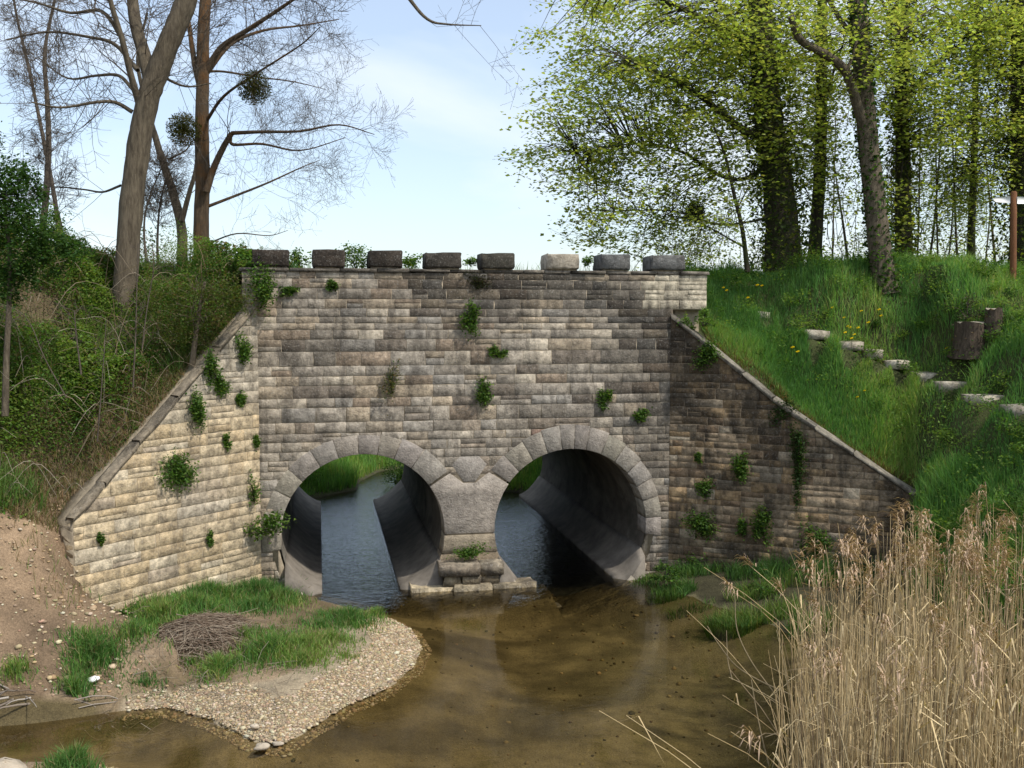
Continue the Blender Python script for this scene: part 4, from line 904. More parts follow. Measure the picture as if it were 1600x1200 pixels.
# upstream banks
N = 60000; x = rng.uniform(-5.5, 5, N); y = rng.uniform(7.9, 15.5, N); k = (seg_poly_sd(x, y, UP) > .05); x, y = x[k], y[k]
grass_patch("upstream_grass", "bright grass on the stream banks seen through the tunnels", x, y, lambda x, y: rng.uniform(.15, .45, len(x)) * (.5 + vnoise(x, y, 1.2, 71)), .016, lambda x, y: grass_tint(x, y) * 1.35)
def low_bush(name, label, p, r, hgt, n_, leaf, cols, cat="shrub", group=None):
    root = empty(name, p, label, cat, group); g = Geo(); m_ = max(8, n_ // 30); cen = in_ball(m_); cen[:, 2] = np.abs(cen[:, 2]); b_ = cen[rng.integers(0, m_, n_)] * .9 + rng.normal(0, .12, (n_, 3)); b_[:, 2] = np.abs(b_[:, 2])
    leaves(g, np.asarray(p) + b_ * [r, r, hgt], rng.uniform(.6, 1.3, n_) * leaf, tints(n_, cols, .3), .4, .55); g.build("foliage", M_LEAF, root)
    gt = Geo()
    for i in range(12):
        e = np.asarray(p) + cen[i % m_] * [r, r, hgt] * .8; q = np.asarray(p, float); tube(gt, smooth_path([q, (q + e) / 2 + [0, 0, hgt * .15], e], 3), .008, (0, 0, 0), 3, False)
    gt.build("stems", M_TWIG, root); return root
low_bush("stream_bush", "dark rounded bush beside the stream beyond the left tunnel", (-.15, 9.8, .05), .62, 1.0, 1800, .06, G_DARK + G_MID)
low_bush("stream_bush", "low leafy bush on the far left bank beyond the left tunnel", (-2.9, 9.4, .3), .8, .8, 1600, .06, G_MID + G_DARK)
for k, (sx, sy, sr) in enumerate(((-1.75, 8.75, .12), (-1.35, 9.3, .09), (-.75, 9.15, .10))):
    pass

# ------------------------------------------------------------------ leafy trees of the right bank
def leafy_tree(name, label, trunk, d, r0, r1, limbs, bark, crowns, n_spray, dspread, leafsize, cols, ivyn=0, ivyt=.12, ivycols=None, group=None, nl=34, sprad=.27, shootn=5, flare=.2):
    n_spray = int(n_spray * 1.2); d0_ = d; leafsize *= .96; nl = int(nl * 1.3)
    P = px_path(trunk, d); root = empty(name, P[0], label, "tree", group); g = Geo(); R = rad_along(P, r0, r1) * (1 + flare * np.exp(-np.arange(len(P)) / 2.0)); P, R = with_top(P, R) if trunk[-1][1] < 0 else (P, R); rough_tube(g, P, R, 12, .08); tk = g.build("trunk", bark, root, smooth=True)
    nodes = [P[len(P) // 3:]]; gt = Geo()
    for pts, dd, a, b_ in limbs:
        Q = px_path(pts, dd); g = Geo(); rough_tube(g, Q, rad_along(Q, a, b_), 7, .05); g.build("limb", bark, root, smooth=True); nodes.append(Q); shoots(gt, Q, b_, shootn, .8, 1)
    nodes = np.concatenate(nodes); gl = Geo(); w = np.array([c_[2] * c_[3] * c_[4] for c_ in crowns], float); w /= w.sum(); db = float(np.mean(d))
    if n_spray:
        for cidx in rng.choice(len(crowns), n_spray, p=w):
            c_ = crowns[cidx]; a = rng.uniform(0, 2 * pi); rr = sqrt(rng.random()); q = at(c_[0] + c_[2] * rr * cos(a), c_[1] + c_[3] * rr * sin(a), db + rng.uniform(-1, 1) * dspread)
            dist = np.linalg.norm((nodes - q) * [1, 1, 1.4], axis=1); n0 = nodes[np.argmin(dist)]; m_ = (n0 + q) / 2 + [0, 0, .12 * np.linalg.norm(q - n0)] + rng.normal(0, .08, 3)
            pth = smooth_path([n0, m_, q], 4); tube(gt, pth, np.linspace(.004 + .006 * np.linalg.norm(q - n0), .003, len(pth)), (0, 0, 0), 3, False)
            k = int(nl * rng.uniform(.5, 1.4)); off = rng.normal(0, 1, (k, 3)) * [sprad, sprad, sprad * .22]; tilt = rng.normal(0, .25, 2); off[:, 2] += off[:, 0] * tilt[0] + off[:, 1] * tilt[1] - .25 * np.linalg.norm(off[:, :2], axis=1) ** 2
            leaves(gl, q + off, rng.uniform(.6, 1.35, k) * leafsize, tints(k, cols, .25) * rng.uniform(.75, 1.2), .9, .8)
            for e in off[:3]: tube(gt, [q, q + e * .5, q + e], [.004, .003, .002], (0, 0, 0), 3, False)
        gl.build("crown", M_LEAF, root)
    stuff(gt.build("twigs", M_BARK_D, root))
    if ivyn:
        gi = Geo(); ivy(gi, P, R, ivyn, ivyt, ivycols or (G_DARK + G_MID)); gi.build("ivy", M_LEAF, tk)
    return root
D4 = float(np.dot(hit(1380, 437) - CAM, _fw)); R1 = 19.0
leafy_tree("leafy_tree", "large ivy-clad tree spreading yellow-green branches over the parapet's end", [(1224, 425), (1222, 350), (1213, 270), (1203, 200), (1196, 130), (1190, 60), (1188, -30), (1186, -120)], R1, .33, .20,
    [([(1195, 215), (1165, 205), (1130, 180), (1095, 150), (1050, 125), (985, 95)], [R1, R1 - .3, R1 - .6, R1 - 1, R1 - 1.4, R1 - 1.8], .10, .02),
     ([(1200, 260), (1160, 280), (1120, 272), (1060, 235), (990, 225), (900, 240)], [R1, R1 + .2, R1 + .3, R1 + .2, R1, R1 - .4], .05, .01),
     ([(1190, 90), (1140, 50), (1080, 20), (1010, -10), (930, -20)], [R1, R1 - .5, R1 - 1, R1 - 1.4, R1 - 1.6], .09, .02),
     ([(1192, 120), (1150, 40), (1120, 0), (1085, -60)], [R1, R1 + .6, R1 + 1, R1 + 1.4], .07, .03),
     ([(1215, 330), (1180, 345), (1120, 350), (1050, 330), (960, 330)], [R1, R1 - .4, R1 - .8, R1 - 1.2, R1 - 1.5], .03, .007)], M_BARK_D,
    [(1030, 50, 150, 85, 1.2), (960, 165, 130, 85, 1.2), (1080, 150, 110, 100, 1.0), (900, 240, 75, 60, .8), (985, 300, 110, 70, .9), (1090, 260, 90, 70, .5), (930, 345, 60, 40, .5), (1000, 375, 70, 25, .6), (880, 60, 55, 75, .35), (1195, 120, 90, 190, .8), (860, 240, 55, 30, .3)], 640, 2.1, .085, G_YEL, 8500, .30, [(.03, .055, .013), (.045, .08, .018), (.075, .11, .022), (.12, .155, .03), (.15, .18, .035)], sprad=.25)
leafy_tree("slender_tree", "slender leaning tree just behind the last parapet blocks", [(1168, 425), (1160, 360), (1146, 300), (1132, 240), (1112, 190)], 18.0, .045, .02, [([(1160, 385), (1120, 362), (1085, 345), (1040, 335)], 17.8, .018, .006), ([(1150, 330), (1170, 290), (1180, 250)], 18.1, .014, .006)], M_BARK_D, [(1080, 370, 70, 35, 1), (1130, 300, 50, 60, .6)], 46, .8, .07, G_YEL)
leafy_tree("slender_tree", "straight slim tree between the ivy-clad tree and the forked tree", [(1272, 422), (1277, 340), (1282, 250), (1284, 160), (1284, 60), (1286, -40)], 20.0, .13, .09, [([(1284, 180), (1300, 120), (1320, 60)], 20, .04, .015)], M_BARK_D, [(1270, 110, 60, 120, 1), (1290, 260, 40, 90, .6), (1255, 220, 40, 60, .6)], 120, 1.5, .085, G_YEL, 900, .10, G_YEL + G_DARK)
leafy_tree("forked_tree", "forked tree with ivy on its trunk at the top of the grassy bank", [(1383, 460), (1380, 437), (1374, 390), (1366, 310), (1357, 230), (1350, 150), (1345, 70), (1340, 0), (1335, -80)], D4, .0122 * D4, .0075 * D4,
    [([(1355, 215), (1338, 160), (1322, 112), (1290, 85), (1250, 62), (1236, 25)], [D4, D4 - .2, D4 - .4, D4 - .6, D4 - .8, D4 - 1], .10, .055), ([(1350, 75), (1320, 40), (1295, 0), (1270, -50)], D4 + .2, .05, .03), ([(1352, 120), (1385, 70), (1420, 40), (1460, 10)], D4 + .3, .035, .012), ([(1322, 112), (1335, 80), (1340, 50)], D4 - .4, .03, .02)], M_BARK,
    [(1300, 60, 110, 90, 1), (1420, 90, 80, 90, 1)], 80, 1.6, .08, G_YEL, 2600, .05, G_DARK * 3 + G_MID + [(.06, .07, .03)], flare=.25)
leafy_tree("leafy_tree", "straight ivy-covered tree standing right behind the forked tree", [(1412, 425), (1411, 330), (1410, 230), (1408, 130), (1408, 30), (1408, -60)], 19.5, .17, .11, [([(1409, 160), (1450, 110), (1500, 70), (1550, 40)], 19.3, .04, .012), ([(1410, 230), (1470, 200), (1520, 190)], 19.8, .03, .01), ([(1408, 80), (1390, 30), (1370, -20)], 19.2, .04, .02)], M_BARK_D,
    [(1420, 90, 120, 120, 1), (1490, 120, 100, 120, 1), (1430, 260, 70, 90, .5), (1380, 300, 40, 80, .4), (1500, 40, 100, 70, 1)], 260, 2.0, .085, G_YEL, 5200, .17, [(.08, .11, .018), (.15, .18, .03), (.20, .22, .035), (.04, .065, .014)])
leafy_tree("leafy_tree", "ivy-smothered tree behind the signpost at the right edge", [(1600, 425), (1598, 330), (1597, 230), (1595, 120), (1595, 20), (1595, -60)], 20.0, .25, .16, [([(1596, 140), (1550, 90), (1520, 50)], 19.6, .05, .015)], M_BARK_D,
    [(1585, 110, 70, 120, 1), (1560, 230, 60, 80, .8), (1540, 60, 70, 80, 1), (1640, 150, 60, 150, 1)], 200, 1.6, .085, G_YEL, 7500, .42, [(.05, .075, .014), (.10, .13, .02), (.15, .18, .03), (.03, .05, .012)])
leafy_tree("slender_tree", "slim dark tree in the thicket in line with the stone steps", [(1517, 420), (1518, 350), (1522, 250), (1524, 150), (1526, 50), (1528, -40)], 21.5, .09, .05, [([(1522, 260), (1545, 220), (1565, 200)], 21.5, .02, .008)], M_BARK_D, [(1510, 240, 70, 90, 1), (1490, 320, 60, 60, .6)], 110, 1.8, .085, G_YEL, 300, .08, G_YEL)
ORD = 'first second third fourth fifth sixth seventh eighth ninth tenth eleventh twelfth thirteenth fourteenth'.split()
for pi_, px in enumerate((1300, 1327, 1432, 1449, 1466, 1480, 1497, 1538, 1556)):
    dd = rng.uniform(21, 24); lx = rng.normal(0, 13); hy = rng.uniform(190, 300)
    P = px_path([(px, 425), (px + lx * .5, 350), (px + lx, hy), (px + lx * 1.6, hy - 90)], dd); root = empty("thicket_sapling", P[0], ORD[pi_] + " thin thicket trunk beyond the grassy crest, counted from the large ivy-clad tree", "sapling", "thin trunks of the thicket")
    g = Geo(); tube(g, P, rad_along(P, rng.uniform(.02, .038), .010), (0, 0, 0), 5); g.build("trunk", M_BARK, root); g = Geo(); shoots(g, P, .012, 9, .6, 1); stuff(g.build("twigs", M_BARK, root))
# light haze of young leaves and twigs beyond
g = Geo(); gt = Geo()
for i in range(520):
    px, py = rng.uniform(1010, 1680), 415 - 330 * rng.random() ** 1.5
    if px < 1150 and py < 300: continue
    q = at(px, py, rng.uniform(22, 27)); k = rng.integers(14, 40); leaves(g, q + rng.normal(0, 1, (k, 3)) * [.34, .34, .12], rng.uniform(.04, .085, k), tints(k, G_YEL + [(.20, .24, .08), (.24, .26, .10)], .25), .6, .8)
    e = q - [rng.normal(0, .3), rng.normal(0, .2), rng.uniform(.5, 1.2)]; tube(gt, smooth_path([e, (e + q) / 2 + rng.normal(0, .07, 3), q], 3), .008, (0, 0, 0), 3, False)
stuff(g.build("thicket_foliage", M_LEAF), "thin yellow-green young leaves of the thicket beyond the bank", "foliage")
stuff(gt.build("thicket_twigs", M_BARK_D), "fine dark twigs of the thicket beyond the bank", "foliage")

# ------------------------------------------------------------------ steps, stump, signpost on the right bank
root = empty("stone_steps", STEP_P[-1][0], "flight of pale stone steps half buried in the grassy bank", "steps")
for p, w_ in STEP_P:
    gg = Geo(); box(gg, -w_ / 2, w_ / 2, -.13, .24, -.10, .045, jit=.016, tint=np.array((.47, .42, .33)) * rng.uniform(.85, 1.1)); a_ = YAW * -1 + rng.normal(0, .08)
    v = gg.v[0]; c_, s_ = cos(a_), sin(a_); gg.v[0] = np.stack([v[:, 0] * c_ - v[:, 1] * s_, v[:, 0] * s_ + v[:, 1] * c_, v[:, 2]], 1) + p + [0, 0, .02]; gg.build("step", M_CREAM, root)
def stump(px, py, r, h_, label, ivyq):
    p = hit(px, py); root = empty("tree_stump", p, label, "stump", "cut stumps on the bank"); g = Geo(); k = 14; rings = []
    for zz, rr in ((-.1, 1.35), (.06, 1.15), (.2, 1.0), (h_ * .7, .97), (h_, .95)):
        a = np.arange(k) * 2 * pi / k; q = r * rr * (1 + .10 * np.sin(3 * a + 1) + .05 * np.sin(7 * a) + rng.normal(0, .03, k)); rings.append(np.stack([p[0] + q * np.cos(a), p[1] + q * np.sin(a), np.full(k, p[2] + zz) + rng.normal(0, .012, k)], 1))
    v = np.concatenate(rings); f = [(i * k + j, i * k + (j + 1) % k, i * k + k + (j + 1) % k, i * k + k + j) for i in range(4) for j in range(k)]; g.add(v, f, (0, 0, 0)); bk = g.build("bark", M_STUMP, root, smooth=True)
    g = Geo(); g.add(rings[-1] + [0, 0, .002], [tuple(range(k))], (0, 0, 0)); g.build("cut_face", M_SLAB, bk)
    if ivyq:
        g = Geo(); a = rng.uniform(0, 2 * pi, ivyq); leaves(g, p + np.stack([np.cos(a) * r * 1.15, np.sin(a) * r * 1.15, rng.uniform(0, h_, ivyq)], 1), .05, tints(ivyq, BROWN + G_DARK), .3); g.build("ivy", M_LEAF, root)
stump(1516, 552, .24, .46, "large cut tree stump with rough bark in the grassy bank", 60); stump(1553, 520, .13, .34, "smaller dark stump just behind the large cut stump", 30)
p = at(1510, 480, 14.9); p = hit(1510, 505); low_bush("grey_shrub", "small greyish shrub growing behind the large stump", p, .42, .42, 700, .04, [(.06, .065, .045), (.085, .085, .06), (.04, .06, .025), (.03, .05, .02)])
p = hit(1583, 411, 12, 19); base = at(1583, 418, 16.6); root = empty("signpost", base, "brown wooden signpost with white finger boards at the bank top", "signpost")
top_ = at(1584, 299, 16.6); g = Geo(); tube(g, [base - [0, 0, .3], base, (base + top_) / 2, top_ - [0, 0, .02], top_], [.052, .052, .05, .05, .035], (0, 0, 0), 10); g.build("post", M_POST, root)
for (xa, xb, yy, tp) in ((1556, 1578, 312, 1), (1589, 1640, 313, -1)):
    a, b_ = at(xa, yy, 16.56), at(xb, yy, 16.56); u = (b_ - a) / np.linalg.norm(b_ - a); L_ = np.linalg.norm(b_ - a); g = Geo(); hh = .058; t_ = np.array([_fw[0], _fw[1], 0]) * .012; Zv = np.array([0, 0, 1.0])
    pr = [a - Zv * hh * .7, b_ - Zv * hh, b_ + Zv * hh, a + Zv * hh * .7, a - u * .05] if tp == 1 else [a - Zv * hh, b_ - Zv * hh, b_ + u * .08, b_ + Zv * hh, a + Zv * hh]
    if tp == 1: pr = [pr[4], pr[0], pr[1], pr[2], pr[3]]
    v = np.array([q - t_ for q in pr] + [q + t_ for q in pr]); k = 5; f = [tuple(range(5)), tuple(range(5, 10))[::-1]] + [(i, (i + 1) % 5, 5 + (i + 1) % 5, 5 + i) for i in range(5)]; g.add(v, [q[::-1] for q in f], (0, 0, 0)); g.build("finger_board", M_WHITE, root)

# yellow flowers
for lb, pts_ in (("cluster of yellow flowers beside the upper stone steps", [(1320, 545), (1328, 538), (1334, 548), (1330, 556), (1340, 540), (1324, 535)]), ("pair of yellow flowers below the steps in the grassy bank", [(1238, 572), (1246, 574)]), ("yellow flowers near the end of the parapet", [(1183, 470), (1190, 474), (1168, 490), (1135, 478), (1130, 474)]),
                 ("loose scatter of yellow flowers above the upper steps", [(1318, 522), (1345, 516), (1373, 512), (1376, 520), (1356, 528)]), ("yellow flowers in the open grass nearest the dark wing wall", [(1339, 648), (1350, 646)]), ("single yellow flowers beside the pale steps", [(1478, 570), (1300, 510)])):
    ps = [hit(*q) for q in pts_]; root = empty("yellow_flowers", ps[0], lb, "flowers", "yellow flowers in the bank grass")
    for q in ps:
        g = Geo(); c_ = q + [0, 0, .26]; a = np.arange(10) * 2 * pi / 10; R_ = rng.uniform(.022, .034)
        v = np.concatenate([[c_ + [0, 0, .008]], c_ + np.stack([np.cos(a) * R_, np.sin(a) * R_ , np.sin(a) * -R_ * .5 + np.where(np.arange(10) % 2, .006, -.004)], 1)]); g.add(v, [(0, 1 + i, 1 + (i + 1) % 10) for i in range(10)], (.75, .52, .02)); tube(g, [q, c_], .003, (.05, .1, .02), 3, False); g.build("flower", M_LEAF, root)

# ------------------------------------------------------------------ plants on the masonry
PL = [(740, 493, 17, 24, "leafy green plant high on the bridge face near its middle", FACE), (777, 552, 13, 12, "small green plant on the bridge face just above the round bushy one", FACE), (755, 615, 19, 21, "round bushy green plant on the bridge face midway between the arches", FACE), (943, 623, 14, 15, "small green plant above the crown of the right tunnel", FACE),
      (1000, 649, 14, 12, "green tuft beside the right tunnel's arch near the dark wing wall", FACE), (518, 446, 9, 9, "tiny green plant under the second parapet block", FACE), (450, 456, 14, 8, "thin green spray near the top left of the bridge face", FACE),
      (378, 548, 15, 26, "tall green plant at the corner of the cream wing wall and the bridge", LWF), (327, 575, 15, 24, "upper of two green plants hanging near the cream wall's sloping top", LWF), (345, 602, 13, 20, "lower of two green plants hanging near the cream wall's sloping top", LWF), (302, 640, 17, 30, "long hanging green plant below the cream wall's coping", LWF),
      (376, 626, 9, 11, "small round plant on the cream wall near the bridge corner", LWF), (352, 691, 9, 10, "small green tuft in the middle of the cream wing wall", LWF), (399, 691, 7, 9, "tiny green tuft where the cream wall meets the bridge", LWF), (277, 733, 32, 30, "bluish green shrub growing from the cream wing wall", LWF), (327, 843, 6, 12, "tiny plant low on the cream wing wall", LWF),
      (155, 838, 5, 12, "tiny hanging plant at the low end of the cream wall", LWF), (730, 862, 30, 15, "green plants on the ledge at the foot of the pier", (np.array([0, -.1, 0]), NF)),
      (1100, 553, 23, 24, "bright green bush under the dark wing wall's coping", RWF), (1155, 735, 17, 26, "dark green plant in the middle of the dark wing wall", RWF), (1102, 760, 13, 16, "small dull green plant on the dark wing wall near the right tunnel", RWF), (1097, 820, 25, 27, "large leafy plant low on the dark wing wall", RWF), (1193, 822, 18, 26, "rounded leafy plant low on the dark wing wall beside the reeds", RWF),
      (1162, 825, 9, 15, "narrow plant between two leafy ones low on the dark wall", RWF), (1275, 848, 28, 26, "leafy plant on the dark wall half hidden by reed tops", RWF), (1092, 715, 6, 7, "tiny light green sprig on the dark wing wall", RWF)]
for (px, py, rx, ry, lb, fr_) in PL: wall_plant(px, py, rx, ry, lb, fr_)
wall_plant(612, 597, 20, 34, "sparse brownish climbing plant on the bridge face above the left tunnel", FACE, [(.10, .12, .03), (.16, .12, .05), (.06, .09, .02)], 230, .035, 14)
wall_plant(745, 442, 22, 17, "dark dried moss clump below the parapet's middle", FACE, [(.035, .03, .018), (.05, .045, .025), (.03, .04, .015)], 320, .03, 8, out=.25)
wall_plant(417, 440, 22, 42, "ivy climbing over the first parapet block at the left corner", (np.array([0, -.06, 0]), NF), G_MID + G_LIGHT + G_DARK, 620, .05, 14)
wall_plant(1247, 715, 13, 75, "long dark ivy strip hanging down the dark wing wall", RWF, G_DARK * 2 + [(.04, .06, .02)], 620, .045, 14, out=.12)
wall_plant(1225, 640, 20, 30, "ivy spreading from the dark wall's coping above the long strip", RWF, G_DARK * 2 + [(.05, .075, .02)], 300, .04, 8, out=.12)
wall_plant(420, 815, 36, 20, "leafy branch growing from the springing of the left tunnel", (np.array([0, -.15, 0]), NF), G_MID + G_LIGHT, 420, .055, 14)
wall_plant(397, 770, 10, 28, "upright leafy shoots beside the left tunnel's arch", (np.array([0, -.1, 0]), NF), G_MID + G_LIGHT, 150, .045, 8)
for (px, rx, ry, lb) in ((378, 18, 16, "leafy weeds left of the first parapet block"), (467, 18, 16, "leafy weeds behind the first gap of the parapet"), (556, 24, 20, "tall leafy weeds behind the second gap of the parapet"), (645, 17, 15, "leafy weeds behind the third gap of the parapet"), (737, 14, 9, "low weeds behind the fourth gap of the parapet"), (918, 12, 10, "low weeds beside the pale new parapet block")):
    wall_plant(px, 408, rx, ry, lb, (np.array([0, .66, 0]), NF), G_MID + G_LIGHT, int(rx * ry * 1.1), .05, 10, name="parapet_weeds", out=1.0, group="weeds along the parapet")

for p, r_, lb in ((( 3.52, -.02, 4.05), .20, "leafy weeds under the parapet's overhanging right end"), ((3.80, -.16, 4.10), .24, "grassy weeds where the parapet's end meets the bank")):
    low_bush("parapet_weeds", lb, p, r_, .30, 420, .045, G_MID + G_LIGHT, "plant", "weeds along the parapet")
# ------------------------------------------------------------------ gravel bar, foreground
def tuft_pts(px, py, rx, ry, n_, z=.35):
    c_ = hit(px, py); dep = np.dot(c_ - CAM, _fw); r = rx * dep / F; a = rng.uniform(0, 2 * pi, n_); q = np.abs(rng.normal(0, .62, n_)); k_ = ry * dep / F * 2.4
    return c_[0] + np.cos(a) * q * r, c_[1] + np.sin(a) * q * k_, 1 - .45 * np.minimum(q, 1.6)
X_, Y_, H_ = [], [], []
for (px, py, rx, ry, n_, h_) in ((300, 950, 110, 16, 1500, .26), (430, 880, 40, 20, 900, .36), (400, 930, 60, 20, 1500, .30), (520, 1000, 60, 12, 500, .16), (270, 985, 60, 14, 500, .2), (370, 905, 55, 20, 1500, .34), (440, 940, 40, 18, 900, .26), (470, 1035, 50, 14, 600, .18), (380, 1000, 60, 14, 600, .2), (250, 968, 75, 20, 1500, .28), (330, 935, 70, 22, 1900, .30), (420, 915, 45, 28, 2000, .34), (455, 900, 25, 20, 500, .3), (150, 1030, 45, 18, 1100, .30), (115, 1085, 28, 28, 700, .26), (210, 990, 40, 14, 500, .2), (340, 1050, 30, 18, 700, .24), (420, 1022, 60, 24, 1900, .26), (480, 1010, 55, 25, 1300, .18), (545, 972, 48, 22, 1500, .24), (590, 962, 22, 12, 350, .18), (540, 1028, 30, 10, 160, .12), (25, 1055, 35, 10, 260, .2), (400, 950, 60, 20, 800, .2), (230, 1070, 60, 14, 260, .12), (300, 1040, 60, 20, 200, .14), (118, 1200, 42, 22, 1300, .26), (500, 980, 60, 20, 500, .15)):
    n_ = int(n_ * 1.45); a, b_, q_ = tuft_pts(px, py, rx * 1.1, ry * 1.1, n_); X_.append(a); Y_.append(b_); H_.append(rng.uniform(.35, 1.2, n_) * h_ * q_)
X_, Y_, H_ = map(np.concatenate, (X_, Y_, H_)); k = (seg_poly_sd(X_, Y_, POOL) > .03); k &= ((X_ - LW_O[0]) * LW_N[0] + Y_ * LW_N[1] > .03) | (X_ < -5.2); X_, Y_, H_ = X_[k], Y_[k], H_[k]
grass_patch("bar_grass", "tufts of green grass growing on the gravel bar", X_, Y_, lambda x, y: H_, rng.uniform(.008, .014, len(X_)), lambda x, y: np.where(rng.random((len(x), 1)) < .10, tints(len(x), [(.30, .25, .13), (.22, .19, .09)], .2), grass_tint(x, y) * 1.05), .8)
X_, Y_, H_ = [], [], []
for (px, py, rx, ry, n_, h_) in ((1145, 965, 42, 12, 1300, .34), (1050, 920, 40, 10, 800, .22), (1100, 900, 60, 10, 900, .25), (1010, 905, 25, 8, 300, .15), (1180, 910, 50, 14, 700, .3), (1250, 920, 60, 20, 700, .4), (1080, 940, 40, 8, 300, .12), (1330, 930, 70, 20, 700, .4), (1215, 962, 40, 10, 500, .3), (1270, 985, 40, 12, 500, .35), (1180, 935, 50, 10, 600, .25)):
    c_ = on_z(px, py, .06); dep = np.dot(c_ - CAM, _fw); a = rng.uniform(0, 2 * pi, n_); q = np.sqrt(rng.random(n_)); X_.append(c_[0] + np.cos(a) * q * rx * dep / F); Y_.append(c_[1] + np.sin(a) * q * ry * dep / F * 2.4); H_.append(rng.uniform(.4, 1.15, n_) * h_)
X_, Y_, H_ = map(np.concatenate, (X_, Y_, H_)); k = (X_ - RW_O[0]) * RW_N[0] + Y_ * RW_N[1] > .03; k &= Y_ < -.05; X_, Y_, H_ = X_[k], Y_[k], H_[k]
grass_patch("shore_grass", "dark grass along the foot of the dark wing wall", X_, Y_, lambda x, y: H_, rng.uniform(.009, .015, len(X_)), lambda x, y: grass_tint(x, y) * .8, .8)
for k_, (px, py, r_, h_, lb) in enumerate(((1040, 905, .3, .25, "low leafy plant at the right tunnel's lip"), (1090, 888, .35, .3, "dark leafy plants at the foot of the dark wing wall"), (1190, 925, .4, .3, "broad leafy plants at the water's edge beside the reeds"), (330, 935, .4, .16, "low leafy weeds at the foot of the cream wall"), (215, 965, .38, .16, "low leafy weeds at the low end of the cream wall"), (420, 905, .38, .24, "leafy weeds between the cream wall and the left tunnel"))):
    low_bush("low_weeds", lb, on_z(px, py, .15) if px > 900 else hit(px, py), r_, h_, 700, .045, G_MID + G_DARK + G_LIGHT[:1], "plant", "low weeds at the wall feet")

g = Geo(); N = 2600; x = rng.uniform(-8, -4.9, N); y = rng.uniform(-6, -1.8, N); z = height(x, y); k = (z > .25) & (z < 2.2) & (vnoise(x, y, 1.9, 95) > .58); x, y, z = x[k], y[k], z[k]
blades(g, np.stack([x, y, z], 1), rng.uniform(.05, .2, len(x)), .008, tints(len(x), [(.13, .19, .05), (.28, .22, .12), (.20, .16, .08)], .25), 1.0)
stuff(g.build("sparse_grass", M_GRASS), "sparse grass on the bare earth of the left bank", "grass")
# pebbles
def pebbles(name, label, x, y, size, cols):
    ico = np.array([(0, 0, 1), (.89, 0, .45), (.28, .85, .45), (-.72, .53, .45), (-.72, -.53, .45), (.28, -.85, .45), (.72, .53, -.45), (-.28, .85, -.45), (-.89, 0, -.45), (-.28, -.85, -.45), (.72, -.53, -.45), (0, 0, -1)])
    fi = np.array([(0, 1, 2), (0, 2, 3), (0, 3, 4), (0, 4, 5), (0, 5, 1), (1, 6, 2), (2, 7, 3), (3, 8, 4), (4, 9, 5), (5, 10, 1), (2, 6, 7), (3, 7, 8), (4, 8, 9), (5, 9, 10), (1, 10, 6), (11, 7, 6), (11, 8, 7), (11, 9, 8), (11, 10, 9), (11, 6, 10)])
    N = len(x); z = height(x, y); a = rng.uniform(0, 2 * pi, N); sc = np.stack([np.ones(N), rng.uniform(.6, 1, N), rng.uniform(.35, .7, N)], 1) * np.broadcast_to(size, (N,))[:, None]
    v = ico[None] * sc[:, None] + rng.normal(0, .08, (N, 12, 3)) * sc[:, None]; ca, sa = np.cos(a)[:, None], np.sin(a)[:, None]
    v = np.stack([v[..., 0] * ca - v[..., 1] * sa, v[..., 0] * sa + v[..., 1] * ca, v[..., 2]], -1) + np.stack([x, y, z + .004], 1)[:, None]
    g = Geo(); f = (fi[None] + np.arange(N)[:, None, None] * 12).reshape(-1, 3); g.add(v.reshape(-1, 3), f, np.repeat(tints(N, cols, .2), 12, 0)); return stuff(g.build(name, M_PEBBLE, smooth=True), label, "pebbles")
m, n, l, b = new_mat("pebble"); M_PEBBLE = m; l.new(attr(n), b.inputs['Base Color']); b.inputs['Roughness'].default_value = .8
N = 190000; x = rng.uniform(-6.5, .8, N); y = rng.uniform(-7.5, -1.6, N); sd_ = seg_poly_sd(x, y, POOL); k = (sd_ > -.12) & (sd_ < .78 - .25 * (vnoise(x, y, 2.0, 97))) & (sd_ < .2 + (x + 4.3) * .45) & (x > -4.4) & (rng.random(N) < np.clip(1.25 - np.abs(sd_ - .3), .05, 1)); x, y = x[k][:34000], y[k][:34000]
PC = [(.37, .29, .18), (.32, .245, .155), (.43, .35, .235), (.24, .185, .12), (.49, .42, .31), (.34, .25, .145)]
pebbles("gravel", "pale pebbles of the gravel bar", x, y, np.where(rng.random(len(x)) < .02, rng.uniform(.02, .036, len(x)), rng.gamma(1.6, .0038, len(x)) + .0045), PC)
N = 26000; x = rng.uniform(-9, -4.3, N); y = rng.uniform(-6.5, -1.7, N); z = height(x, y); k = (z > .12) & (z < 2.0) & (rng.random(N) < .16) & (seg_poly_sd(x, y, POOL) > 0); x, y = x[k], y[k]
pebbles("loose_stones", "loose stones on the bare earth of the left bank", x, y, rng.gamma(2.2, .006, len(x)) + .006, PC + [(.36, .25, .16)])
N = 5000; x = rng.uniform(-3.5, 4.5, N); y = rng.uniform(-8, -.5, N); k = seg_poly_sd(x, y, POOL) < -.1; x, y = x[k][:500], y[k][:500]
pebbles("bed_stones", "brown stones lying on the stream bed", x, y, rng.gamma(2.2, .006, len(x)) + .006, [(.17, .12, .05), (.10, .07, .03), (.22, .17, .08), (.06, .05, .02)])

